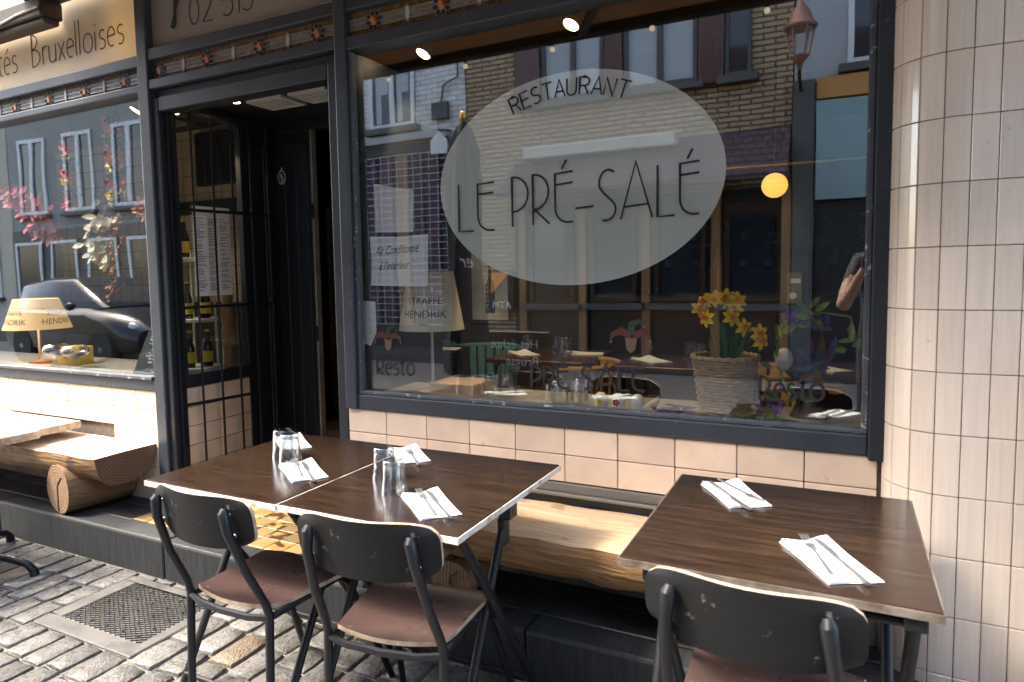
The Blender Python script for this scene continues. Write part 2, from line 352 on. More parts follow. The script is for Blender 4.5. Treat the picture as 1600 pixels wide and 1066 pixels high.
# dado under the left window, one course left open for the vent slot
dl = G().box(-5.0, -1.478, 0.004, 0.05, 0.18, 0.7915).build('dado_wall', M['grout'], bld)
for c in range(16):
    for r in range(6):
        xx = -1.476-(c+0.5)*TW
        if r == 2 and 2 <= c <= 6: continue
        put_tile(dl, xx, 0.0, 0.793-(r+0.5)*TH)
g = G().box(-2.92, -1.90, -0.008, 0.0, 0.482, 0.500); g.build('slot_lip', M['metal'], bld)
# painted frames
def frame(name, boxes, m='navy', bev=0.006, parent=bld):
    for bx in boxes: o = G().box(*bx).build(name, M[m], parent, bevel=bev, seg=2)
    return o
big = frame('window_frame', [(-0.205, -0.145, -0.03, 0.07, 0.8015, 3.2)])
frame('window_sill', [(-0.144, 1.834, -0.020, 0.07, 0.8015, 0.868)])
frame('glazing_bead', [(-0.143, 1.833, -0.012, 0.022, 0.8685, 0.884), (-0.1445, -0.126, -0.010, 0.022, 0.8845, 2.36), (1.815, 1.8335, -0.010, 0.022, 0.8845, 2.36)], 'putty', 0.003)
frame('window_frame', [(1.834, 1.885, -0.035, 0.07, 0.79, 3.2)], 'navyd')
frame('transom_beam', [(-0.144, 1.834, -0.024, 0.07, 2.362, 2.420)]); frame('transom_beam', [(-0.144, 1.834, -0.024, 0.07, 2.524, 2.585)])
frame('post', [(-1.497, -1.418, -0.03, 0.07, 0.17, 3.2)])
frame('post_bead', [(-1.512, -1.4975, -0.018, 0.03, 0.875, 2.372)], 'putty', 0.003)
frame('window_sill', [(-5.0, -1.498, -0.020, 0.07, 0.7935, 0.855)]); frame('glazing_bead', [(-5.0, -1.513, -0.034, 0.022, 0.8555, 0.874)], 'putty', 0.003)
frame('transom_beam', [(-5.0, -1.498, -0.024, 0.07, 2.372, 2.410)]); frame('transom_beam', [(-5.0, -1.498, -0.024, 0.07, 2.502, 2.560)])
frame('transom_beam', [(-1.417, -0.206, -0.026, 0.07, 2.376, 2.424)]); frame('transom_beam', [(-1.417, -0.206, -0.024, 0.07, 2.523, 2.582)])
frame('door_header', [(-1.417, -0.206, 0.012, 0.09, 2.335, 2.3755), (-1.372, -0.262, -0.012, 0.08, 2.262, 2.334)], 'navyd'); frame('door_frame', [(-1.417, -1.373, -0.012, 0.08, 0.18, 2.3345), (-0.261, -0.2055, -0.012, 0.10, 0.18, 2.3345)], 'navyd')
# glass panes
def pane(name, x0, x1, z0, z1, y=0.030, parent=bld, m='pane'):
    return G().box(x0, x1, y, y+0.006, z0, z1).build(name, M[m], parent)
pane('window_pane', -0.15, 1.84, 0.87, 2.37); pane('window_pane', -5.0, -1.5, 0.86, 2.378)
# corner pillar
PR, PX0, PT = 0.1602, 1.8758, 0.0617
def parc(s):
    if s <= PR*pi/2: t = s/PR; return Vector((PX0+PR*(1-cos(t)), -PR*sin(t), 0)), t
    e = s-PR*pi/2; return Vector((PX0+PR+e, -PR, 0)), pi/2
pts = [parc(s*0.02) for s in range(13)]
poly = [(p.x+0.006*sin(t)*0+0.004*cos(t), p.y+0.004) for p, t in pts]+[(3.3, -PR+0.004), (3.3, 0.3), (PX0+0.004, 0.3)]
pil = G().prism(poly, lambda p: (p[0], p[1], -0.05), lambda p: (p[0], p[1], 3.4)).build('corner_pillar', M['groutp'], bld)
ph = 0.1755
def ptile(s0, s1):
    g = G(); n = 3; V = []
    for q in range(n+1):
        p, t = parc(s0+0.0012+(s1-s0-0.0024)*q/n); nrm = Vector((-cos(t), -sin(t), 0)); V.append((p+nrm*0.003, p-nrm*0.004))
    zz = (-ph/2+0.0012, ph/2-0.0012)
    A = [(v[0].x, v[0].y, z) for z in zz for v in V]; B = [(v[1].x, v[1].y, z) for z in zz for v in V]; m = n+1
    F = []
    for q in range(n): F.append((q, q+1, m+q+1, m+q))
    o = 2*m
    for q in range(n): F += [(q, o+q, o+q+1, q+1), (m+q, m+q+1, o+m+q+1, o+m+q)]
    F += [(0, m, o+m, o), (n, o+n, o+m+n, m+n)]
    g.add(A+B, F); ob = g.build('tile', M['tilep'], None, bevel=0.0016); me = ob.data; bpy.data.objects.remove(ob); return me
s = 0.0223-PT; ci = 0
while s < 0.80:
    me = ptile(max(s, 0.001), s+PT)
    for r in range(-4, 14):
        o = bpy.data.objects.new('tile', me); COL.objects.link(o); attach(o, pil)
        o.location = (0, 0, 0.742+ph*(r+0.5)) ; o.parent = pil; o.matrix_parent_inverse = Matrix.Identity(4)
    s += PT; ci += 1
# move the parented tiles into the building's frame
# ---------------- leaded glass
M['lead'] = mat('lead_came', (0.34, 0.34, 0.34), 0.4, 0.5, var=0.3, scale=30)
M['amber'] = mat('amber_cathedral_glass', (0.30, 0.155, 0.035), 0.12, scale=45, col2=(0.06, 0.030, 0.014), bump=0.003, bscale=70)
M['clearlead'] = mat('pale_rippled_glass', (0.30, 0.285, 0.25), 0.12, scale=40, col2=(0.16, 0.14, 0.11), bump=0.002, bscale=60)
M['petal'] = mat('dark_green_glass', (0.012, 0.03, 0.028), 0.1); M['petal2'] = mat('dark_blue_glass', (0.012, 0.016, 0.035), 0.1)
M['redg'] = mat('red_glass', (0.30, 0.035, 0.012), 0.1); M['orangeg'] = mat('orange_glass', (0.62, 0.26, 0.12), 0.12); M['opal'] = mat('opal_glass', (0.50, 0.56, 0.62), 0.15)
def leaded(x0, x1, z0, z1, flowers, ovals, pink=False):
    zc = (z0+z1)/2; lp = G().box(x0, x1, 0.016, 0.022, z0, z1).build('leaded_panel', M['amber'], bld)
    g = G()
    for dz in (-0.022, 0.0, 0.022): g.box(x0, x1, 0.009, 0.016, zc+dz-0.0025, zc+dz+0.0025)
    g.build('lead_strip', M['lead'], lp)
    G().box(x0, x1, 0.0125, 0.0155, zc-0.0215, zc+0.0215).build('clear_band', M['clearlead'], lp)
    for fx in flowers:
        g = G()
        for k in range(8):
            a = 2*pi*k/8+0.2; c = (fx+cos(a)*0.031, 0.006, zc+sin(a)*0.031)
            pet = [(c[0]+0.0145*cos(q)*cos(a)-0.0115*sin(q)*sin(a), c[2]+0.0145*cos(q)*sin(a)+0.0115*sin(q)*cos(a)) for q in [2*pi*i/10 for i in range(10)]]
            g.prism(pet, lambda p: (p[0], 0.0095, p[1]), lambda p: (p[0], 0.0065, p[1]), 0)
            pe2 = [(c[0]+(p[0]-c[0])*0.72, c[2]+(p[1]-c[2])*0.72) for p in pet]
            g.prism(pe2, lambda p: (p[0], 0.0065, p[1]), lambda p: (p[0], 0.0045, p[1]), 1+(k % 2))
        for k in range(3):
            a = 2*pi*k/3+0.5; c = (fx+cos(a)*0.010, zc+sin(a)*0.010)
            g.prism([(c[0]+0.0115*cos(q), c[1]+0.0115*sin(q)) for q in [2*pi*i/10 for i in range(10)]], lambda p: (p[0], 0.0065, p[1]), lambda p: (p[0], 0.0035-0.0004*k, p[1]), 3 if k == 0 else 4)
        g.build('leaded_flower', [M['lead'], M['petal'], M['petal2'], M['redg'], M['orangeg']], lp)
    for ox in ovals:
        g = G()
        for sc_, yy, mi in ((1.0, 0.008, 0), (0.74, 0.0055, 1)):
            g.prism([(ox+0.0135*sc_*cos(q), zc+0.036*sc_*sin(q)) for q in [2*pi*i/14 for i in range(14)]], lambda p: (p[0], 0.013, p[1]), lambda p: (p[0], yy, p[1]), mi)
        g.build('leaded_oval', [M['lead'], M['opal']], lp)
leaded(-5.0, -1.498, 2.410, 2.502, [-2.669-0.34*i for i in range(1, 5)]+[-2.669, -2.331, -1.993, -1.649], [-2.502-0.336*i for i in range(1, 5)]+[-2.502, -2.171, -1.824])
leaded(-1.417, -0.206, 2.424, 2.523, [-1.368, -1.016, -0.666, -0.319], [-1.19, -0.841, -0.496])
leaded(-0.144, 1.834, 2.420, 2.524, [-0.013+0.333*i for i in range(6)], [0.155+0.333*i for i in range(5)])
# ---------------- sign panels
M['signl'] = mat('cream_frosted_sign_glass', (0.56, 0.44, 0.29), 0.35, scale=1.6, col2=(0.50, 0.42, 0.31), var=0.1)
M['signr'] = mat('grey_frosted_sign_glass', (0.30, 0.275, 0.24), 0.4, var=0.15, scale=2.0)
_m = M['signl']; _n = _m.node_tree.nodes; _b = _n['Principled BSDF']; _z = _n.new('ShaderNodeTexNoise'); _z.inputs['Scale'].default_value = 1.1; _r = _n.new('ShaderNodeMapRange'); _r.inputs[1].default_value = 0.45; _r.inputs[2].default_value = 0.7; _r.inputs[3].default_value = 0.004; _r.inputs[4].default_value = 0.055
_t = _n.new('ShaderNodeTexCoord'); _m.node_tree.links.new(_t.outputs['Object'], _z.inputs['Vector']); _m.node_tree.links.new(_z.outputs['Fac'], _r.inputs[0]); _m.node_tree.links.new(_r.outputs[0], _b.inputs['Emission Strength']); _b.inputs['Emission Color'].default_value = (1.0, 0.55, 0.16, 1)   # patchy amber emission stands in for lamps behind the glass
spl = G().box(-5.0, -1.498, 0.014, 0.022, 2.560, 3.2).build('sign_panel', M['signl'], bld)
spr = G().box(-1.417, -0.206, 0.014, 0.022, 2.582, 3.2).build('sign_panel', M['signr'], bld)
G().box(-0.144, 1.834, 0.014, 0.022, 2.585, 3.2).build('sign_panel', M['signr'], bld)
G().box(-5.0, 3.3, 0.072, 0.30, 2.60, 6.8).build('upper_wall', brick_mat('brown_brick', (0.30, 0.19, 0.12), (0.24, 0.15, 0.10), (0.12, 0.10, 0.09)), bld)
# ---------------- stroke lettering
def arc(cx, cy_, rx, ry, a0, a1, n=10): return [(cx+rx*cos(radians(a0+(a1-a0)*i/n)), cy_+ry*sin(radians(a0+(a1-a0)*i/n))) for i in range(n+1)]
GL = {
 'L': (0.50, [[(0, 1), (0, 0), (0.38, 0)]]),
 'E': (0.52, [[(0.42, 0.99), (0, 0.97), (0, 0.32)]+arc(0.30, 0.30, 0.30, 0.30, 180, 270, 6)+[(0.42, 0)], [(0, 0.76), (0.40, 0.78)]]),
 'É': (0.56, [[(0.42, 1.0), (0, 0.98), (0, 0.32)]+arc(0.30, 0.30, 0.30, 0.30, 180, 270, 6)+[(0.42, 0)], [(0, 0.76), (0.42, 0.78)], [(0.16, 1.06), (0.27, 1.24)]]),
 'P': (0.52, [[(0, 0), (0, 1.02)]+arc(0.02, 0.66, 0.38, 0.36, 90, -90, 10)+[(0, 0.30)]]),
 'R': (0.54, [[(0, 0), (0, 1.02)]+arc(0.02, 0.66, 0.36, 0.36, 90, -90, 10)+[(0.05, 0.30), (0.40, 0)]]),
 '-': (0.50, [[(0, 0.33), (0.38, 0.35)]]),
 'S': (0.56, [arc(0.26, 0.76, 0.22, 0.26, 50, 200, 8)+[(0.16, 0.55), (0.36, 0.38)]+arc(0.20, 0.22, 0.24, 0.22, 25, -110, 8)]),
 'A': (0.86, [[(0, 0), (0.36, 1.12), (0.74, 0)], [(0.08, 0.24), (0.66, 0.27)]]),
 ' ': (0.36, []),
}
LB = {
 'B': (0.62, [[(0, 0), (0, 1.3)]+arc(0.02, 1.0, 0.30, 0.30, 90, -90, 8)+arc(0.02, 0.35, 0.44, 0.35, 90, -90, 8)]),
 'r': (0.36, [[(0, 0), (0, 0.72)], arc(0.18, 0.48, 0.18, 0.22, 180, 60, 6)]), 'u': (0.52, [[(0, 0.7), (0, 0.25)]+arc(0.19, 0.22, 0.19, 0.22, 180, 360, 8)+[(0.38, 0.7)], [(0.38, 0.3), (0.38, 0)]]),
 'x': (0.48, [[(0, 0.7), (0.36, 0)], [(0.36, 0.7), (0, 0)]]), 'e': (0.5, [[(0.02, 0.38), (0.38, 0.42)]+arc(0.2, 0.36, 0.19, 0.36, 15, 300, 12)]),
 'l': (0.2, [[(0, 0), (0, 1.35)]]), 'o': (0.62, [arc(0.24, 0.36, 0.24, 0.36, 0, 360, 18)]), 'i': (0.2, [[(0, 0), (0, 0.7)], [(0, 0.93), (0.02, 0.98)]]),
 's': (0.42, [arc(0.17, 0.54, 0.14, 0.17, 40, 230, 7)+arc(0.14, 0.19, 0.17, 0.19, 50, -130, 7)]), 't': (0.42, [[(0.14, 1.1), (0.14, 0.2)]+arc(0.27, 0.18, 0.13, 0.18, 180, 280, 5), [(0, 0.74), (0.32, 0.78)]]),
 'é': (0.5, [[(0.02, 0.38), (0.38, 0.42)]+arc(0.2, 0.36, 0.19, 0.36, 15, 300, 12), [(0.16, 0.86), (0.3, 1.06)]]),
 '0': (0.66, [arc(0.24, 0.5, 0.24, 0.5, 0, 360, 18)]), '2': (0.6, [arc(0.22, 0.74, 0.22, 0.26, 170, -40, 9)+[(0, 0), (0.46, 0)]]), '5': (0.58, [[(0.42, 1), (0.06, 1), (0.02, 0.56)]+arc(0.18, 0.32, 0.26, 0.32, 110, -140, 10)]),
 '1': (0.34, [[(0, 0.8), (0.14, 1), (0.14, 0)]]), '3': (0.56, [arc(0.18, 0.75, 0.2, 0.25, 150, -80, 8)+arc(0.18, 0.26, 0.24, 0.26, 80, -150, 8)]), ' ': (0.4, []),
}
def ribbon(g, pl, w, th, fn):
    n = len(pl); L_ = []; R_ = []
    for i in range(n):
        a = Vector(pl[max(i-1, 0)]); b_ = Vector(pl[min(i+1, n-1)]); p = Vector(pl[i])
        d = b_-a; d = d.normalized() if d.length > 1e-9 else Vector((1, 0))
        if 0 < i < n-1:
            d0 = (p-a).normalized(); d1 = (b_-p).normalized(); mth = max(0.5, (d0+d1).length/2); k = w/2/mth
        else: k = w/2
        nn = Vector((-d.y, d.x))*k; L_.append(p+nn); R_.append(p-nn)
    V = [fn(q, 0) for q in L_]+[fn(q, 0) for q in R_]+[fn(q, th) for q in L_]+[fn(q, th) for q in R_]; F = []
    for i in range(n-1):
        F += [(i, i+1, n+i+1, n+i), (2*n+i, 3*n+i, 3*n+i+1, 2*n+i+1), (i, 2*n+i, 2*n+i+1, i+1), (n+i, n+i+1, 3*n+i+1, 3*n+i)]
    F += [(0, n, 3*n, 2*n), (n-1, 3*n-1, 4*n-1, 2*n-1)]
    g.add(V, F)
def write(name, text, font, x0, z0, h, w, y, parent, m, slope=0.0, xs=1.0, gap=0.0, bend=None):
    x = 0.0; nm = name
    for ch in text:
        adv, pls = font[ch]; g = G()
        for pl in pls:
            pts_ = [((x+p[0])*xs*h, p[1]*h) for p in pl]
            if bend: fn = lambda q, t: (bend(q)[0], y-t, bend(q)[1])
            else: fn = lambda q, t: (x0+q.x, y-t, z0+q.y+slope*q.x)
            ribbon(g, [Vector(p) for p in pts_], w, 0.0008, fn)
        x += adv+gap
        if pls: g.build('letter', m, parent, fix=False)
G().prism([(0.838+0.562*cos(2*pi*i/72), 1.742+0.398*sin(2*pi*i/72)) for i in range(72)], lambda p: (p[0], 0.0372, p[1]), lambda p: (p[0], 0.0382, p[1])).build('frosted_oval', M['frost'], bld)
yt = 0.0290
write('lettering', 'LE', GL, 0.366, 1.568, 0.190, 0.0075, yt, bld, M['ink'], slope=0.0, xs=0.92)
write('lettering', 'PRÉ', GL, 0.606, 1.576, 0.188, 0.0075, yt, bld, M['ink'], slope=0.03, xs=0.90)
write('lettering', '-', GL, 0.866, 1.570, 0.188, 0.0075, yt, bld, M['ink'])
write('lettering', 'SALÉ', GL, 0.952, 1.580, 0.180, 0.0075, yt, bld, M['ink'], slope=0.02, xs=0.86)
RC = dict(GL); RC.update({'T': (0.60, [[(0, 1), (0.5, 1)], [(0.25, 1), (0.25, 0)]]), 'U': (0.62, [[(0, 1), (0, 0.25)]+arc(0.23, 0.23, 0.23, 0.23, 180, 360, 8)+[(0.46, 1)]]), 'N': (0.64, [[(0, 0), (0, 1), (0.46, 0), (0.46, 1)]]),
  'E': (0.54, [[(0.4, 1), (0, 1), (0, 0), (0.42, 0)], [(0, 0.52), (0.38, 0.52)]]), 'A': (0.64, [[(0, 0), (0.27, 1), (0.54, 0)], [(0.09, 0.32), (0.45, 0.32)]]), 'R': (0.6, [[(0, 0), (0, 1), (0.25, 1)]+arc(0.25, 0.75, 0.2, 0.25, 90, -90, 8)+[(0, 0.5)], [(0.25, 0.5), (0.46, 0)]]), 'S': (0.58, [arc(0.23, 0.75, 0.2, 0.25, 45, 250, 8)+arc(0.22, 0.25, 0.22, 0.25, 70, -135, 8)])})
def rbend(q):   # the word follows the oval's upper edge
    R_ = 0.60; a = (q.x-0.225)/R_; rr = R_+q.y
    return (0.838+rr*sin(a), 1.450+rr*cos(a))
write('lettering', 'RESTAURANT', RC, 0, 0, 0.062, 0.0058, yt, bld, M['ink'], xs=1.22, bend=rbend)
M['ink2'] = mat('faded_black_lettering', (0.02, 0.018, 0.02), 0.6)
write('lettering', 'LE PRÉ SALÉ', GL, 0.535, 0.937, 0.085, 0.010, yt, bld, M['ink2'], slope=0.03, xs=1.22)
RS = {'R': GL['R'], 'e': LB['e'], 's': LB['s'], 't': LB['t'], 'o': LB['o']}
write('lettering', 'Resto', RS, 1.515, 0.950, 0.078, 0.009, yt, bld, M['ink2'], slope=0.05, xs=1.05)
write('lettering', 'Resto', RS, -0.068, 0.955, 0.072, 0.008, yt, bld, M['ink2'], slope=0.03, xs=1.15)
LX = {**LB, 'p': (0.5, [[(0, -0.4), (0, 0.7)], arc(0.2, 0.36, 0.2, 0.34, 150, -150, 10)]), 'c': (0.46, [arc(0.2, 0.36, 0.2, 0.36, 50, 310, 10)]), 'a': (0.52, [arc(0.2, 0.36, 0.2, 0.36, 0, 360, 14), [(0.4, 0.72), (0.4, 0)]])}
write('lettering', 'tés', LX, -2.84, 2.655, 0.142, 0.0075, 0.0125, spl, M['ink'], xs=1.19)
write('lettering', 'Bruxelloises', LX, -2.475, 2.657, 0.142, 0.0075, 0.0125, spl, M['ink'], xs=1.19)
write('lettering', '02 513', {**LB, '4': (0.6, [[(0.34, 0), (0.34, 1), (0, 0.3), (0.48, 0.3)]])}, -1.135, 2.655, 0.13, 0.0065, 0.0125, spr, M['ink'], xs=1.1)
g = G(); g.tube([(-1.258, 0.010, 2.665), (-1.243, 0.009, 2.685), (-1.236, 0.008, 2.72), (-1.232, 0.008, 2.76), (-1.222, 0.009, 2.79), (-1.205, 0.010, 2.81)], [0.012, 0.013, 0.0075, 0.0075, 0.013, 0.012], 8)
g.build('telephone_symbol', M['ink'], spr)
# ================================================================ ENTRANCE RECESS
rs = G().box(-1.43, -1.40, 0.072, 0.56, 0.18, 0.80).build('recess_dado', M['grout'], bld)
tz = G().box(-0.008, 0.004, -0.058, 0.058, -TH/2+0.0016, TH/2-0.0016).build('tile', M['tile'], None, bevel=0.003); tzm = tz.data; bpy.data.objects.remove(tz)
for c in range(4):
    for r in range(6):
        o = bpy.data.objects.new('tile', tzm); COL.objects.link(o); o.parent = rs; o.location = (-1.400, 0.14+0.1185*c, 0.800-(r+0.5)*TH)
        o.rotation_euler = (0, 0, pi)
frame('side_window_frame', [(-1.43, -1.385, 0.072, 0.56, 0.8005, 0.875), (-1.43, -1.385, 0.072, 0.105, 0.8755, 2.349), (-1.43, -1.385, 0.545, 0.60, 0.18, 2.349), (-1.43, -1.385, 0.1055, 0.5445, 2.29, 2.349)], 'navyd')
G().box(-1.412, -1.406, 0.10, 0.55, 0.87, 2.30).build('window_pane', M['pane'], bld)
G().box(-1.43, -1.39, 0.60, 0.84, 0.18, 2.349).build('recess_wall', M['navyd'], bld)
g = G()
for k in range(2): G().box(-1.3899, -1.378, 0.615+0.105*k, 0.70+0.105*k, 0.40, 2.2).build('wall_panel', M['navyd'], bld, bevel=0.006)
G().box(-0.24, -0.2065, 0.10, 0.84, 0.18, 2.349).build('recess_wall', M['navyd'], bld)
G().box(-1.417, -0.206, 0.0905, 0.90, 2.35, 2.40).build('recess_ceiling', M['navyd'], bld)
# back wall of the recess: fixed boarded leaf, white jamb, open doorway
leaf = G().box(-1.43, -1.112, 0.845, 0.885, 0.18, 2.30).build('door_leaf', M['navyd'], bld)
g = G()
for k in range(3): G().box(-1.395+0.088*k, -1.312+0.088*k, 0.834, 0.8449, 0.30, 2.22).build('door_board', M['navyd'], leaf, bevel=0.005)
frame('door_jamb', [(-1.111, -1.098, 0.842, 0.885, 0.18, 2.285)], 'white_jamb', 0.002)
frame('door_header', [(-1.43, -0.207, 0.840, 0.90, 2.286, 2.349)], 'navyd')
g = G(); [G().tube([(-1.098, 0.83, z_), (-1.098, 0.83, z_+0.09)], 0.009, 8).build('hinge', M['black'], bld) for z_ in (1.0, 1.75)]
M['white'] = mat('white_enamel', (0.72, 0.71, 0.68), 0.4, var=0.1, scale=12)
g = G()   # pale crest on the leaf
cx, cz = -1.335, 2.015
for k in range(14):
    a = 2*pi*k/14; g.bar((cx+0.028*cos(a), 0.831, cz+0.042*sin(a)), (cx+0.028*cos(a+0.45), 0.831, cz+0.042*sin(a+0.45)), 0.006, 0.004, (0, 1, 0))
g.ball((cx, 0.831, cz+0.052), 0.009, 8, 5, sc=(0.8, 0.3, 1.2)); g.ball((cx-0.004, 0.831, cz+0.012), 0.013, 8, 6, sc=(0.8, 0.3, 1)); g.ball((cx+0.003, 0.831, cz-0.012), 0.014, 8, 6, sc=(0.7, 0.3, 1.3)); g.bar((cx-0.012, 0.831, cz-0.03), (cx+0.012, 0.831, cz-0.034), 0.008, 0.004, (0, 1, 0))
g.build('crest', M['white'], leaf)
def vent(x0, x1, y0, y1):
    g = G(); z = 2.3495; e = 0.016
    for bx in ((x0, x1, y0, y0+e), (x0, x1, y1-e, y1), (x0, x0+e, y0+e, y1-e), (x1-e, x1, y0+e, y1-e)): g.box(bx[0], bx[1], bx[2], bx[3], z-0.014, z)
    for k in range(1, 9): xx = x0+(x1-x0)*k/9; g.box(xx-0.004, xx+0.004, y0+e, y1-e, z-0.011, z-0.003)
    for k in range(1, 8): yy = y0+(y1-y0)*k/8; g.box(x0+e, x1-e, yy-0.004, yy+0.004, z-0.0135, z-0.0115)
    g.ball(((x0+x1)/2, (y0+y1)/2, z-0.015), 0.012, 8, 5, sc=(1, 1, 0.6)); return g.build('ceiling_vent', M['white'], bld)
vent(-1.10, -0.855, 0.33, 0.535); vent(-0.805, -0.56, 0.33, 0.535)
g = G().lathe([(0.020, 0), (0.022, -0.004)], (-1.166, 0.322, 2.3498), 14); g.build('recessed_spot', glow('spot_glow', (1.0, 0.72, 0.5), 2), bld)
# iron gate leaf folded back along the side window
gate = G().bar((-1.352, 0.03, 0.20), (-1.352, 0.03, 2.284), 0.022, 0.022).build('gate', M['black'], bld)
ga, gb = Vector((-1.352, 0.03, 0)), Vector((-1.268, 0.64, 0))
for k in range(1, 6):
    p = ga.lerp(gb, k/5.0); r_ = 0.011 if k == 5 else 0.0062
    G().tube([(p.x, p.y, 0.21), (p.x, p.y, 2.284)], r_, 8).build('gate_bar', M['black'], gate, smooth=True)
for z in (0.215, 0.718, 1.243, 1.766, 2.28):
    G().bar((ga.x, ga.y, z), (gb.x, gb.y, z), 0.008, 0.016).build('gate_rail', M['black'], gate)
g = G(); p = gb; g.tube([(p.x+0.012, p.y, 1.30), (p.x+0.03, p.y-0.01, 1.31), (p.x+0.03, p.y-0.01, 1.33)], 0.005, 6); g.box(p.x-0.012, p.x+0.02, p.y-0.02, p.y+0.01, 1.20, 1.275); g.tube([(p.x+0.015, p.y-0.015, 1.23), (p.x+0.04, p.y-0.03, 1.215), (p.x+0.05, p.y-0.04, 1.19)], 0.005, 6); g.build('gate_lock', M['black'], gate)

# ================================================================ AWNING (above the picture, seen in the glass)
M['canvas'] = film_mat('brown_awning_canvas', (0.30, 0.20, 0.13), 1.0)
aw = thing('awning', 'brown fabric awning stretched out above the large window', 'awning', (0.8, -0.1, 2.92))
AWX0, AWX1 = -2.25, 3.2
g = G()
def awz(y): return 2.98+(y+0.1)*0.27
g.add([(AWX0, -0.1, awz(-0.1)), (AWX1, -0.1, awz(-0.1)), (AWX1, -1.15, awz(-1.15)), (AWX0, -1.15, awz(-1.15)), (AWX0, -0.1, awz(-0.1)-0.004), (AWX1, -0.1, awz(-0.1)-0.004), (AWX1, -1.15, awz(-1.15)-0.004), (AWX0, -1.15, awz(-1.15)-0.004)],
      [(0, 1, 2, 3), (7, 6, 5, 4), (0, 4, 5, 1), (1, 5, 6, 2), (2, 6, 7, 3), (3, 7, 4, 0)]); g.build('canopy', M['canvas'], aw)
G().box(AWX0, AWX1, -1.18, -1.12, awz(-1.15)-0.05, awz(-1.15)+0.01).build('front_bar', M['black'], aw, bevel=0.01)
G().box(AWX0, AWX1, -0.16, -0.033, 2.92, 3.06).build('cassette', M['black'], aw, bevel=0.02)
for xx in (-1.6, 0.5, 2.6): G().bar((xx, -0.1, 2.93), (xx+0.4, -0.55, awz(-0.55)-0.05), 0.04, 0.04).bar((xx+0.4, -0.55, awz(-0.55)-0.05), (xx, -1.12, awz(-1.15)-0.03), 0.04, 0.03).build('folding_arm', M['black'], aw)
M['bulb'] = glow('warm_bulb', (1.0, 0.80, 0.58), 0.22)
sl_ = thing('string_lights', 'string of small round bulbs hung under the awning edge', 'string lights', (0.8, -1.10, 2.6))
cab = []
for k in range(29):
    xx = -2.0+k*0.18; cab.append((xx, -1.10, 2.65-0.02*abs(sin(k*pi/4))))
G().tube(cab, 0.004, 6).build('cable', M['black'], sl_)
for k in range(1, 28, 3):
    c = cab[k]; g = G(); g.tube([c, (c[0], c[1], c[2]-0.02)], 0.008, 8, mi=1); g.ball((c[0], c[1], c[2]-0.034), 0.0145, 12, 8); g.build('bulb', [M['bulb'], M['black']], sl_, smooth=True)
# neighbour's awning box with a loose white cable, top left
ab = thing('awning_box', 'dark brown awning box with a white cable and bracket above the left sign', 'awning', (-2.9, -0.2, 2.86))
M['brownw'] = mat('dark_brown_wood', (0.055, 0.038, 0.025), 0.6, var=0.4, scale=5, stretch=(1, 10, 10))
G().box(-5.0, -2.085, -0.16, -0.032, 2.835, 2.93).build('box_body', M['brownw'], ab, bevel=0.006)
G().box(-5.0, -2.085, -0.14, -0.05, 2.80, 2.8345).build('roller', M['brownw'], ab, bevel=0.01)
G().tube([(-3.2, -0.165, 2.80), (-2.9, -0.17, 2.825), (-2.72, -0.17, 2.83), (-2.6, -0.17, 2.84), (-2.45, -0.166, 2.85), (-2.3, -0.166, 2.868), (-2.1, -0.166, 2.876)], 0.006, 6).build('cable', M['white'], ab, smooth=True)
g = G(); g.box(-2.80, -2.765, -0.175, -0.163, 2.775, 2.84); g.tube([(-2.80, -0.19, 2.775), (-2.88, -0.195, 2.765), (-2.98, -0.195, 2.775)], 0.012, 8); g.build('bracket', M['white'], ab, bevel=0.002)

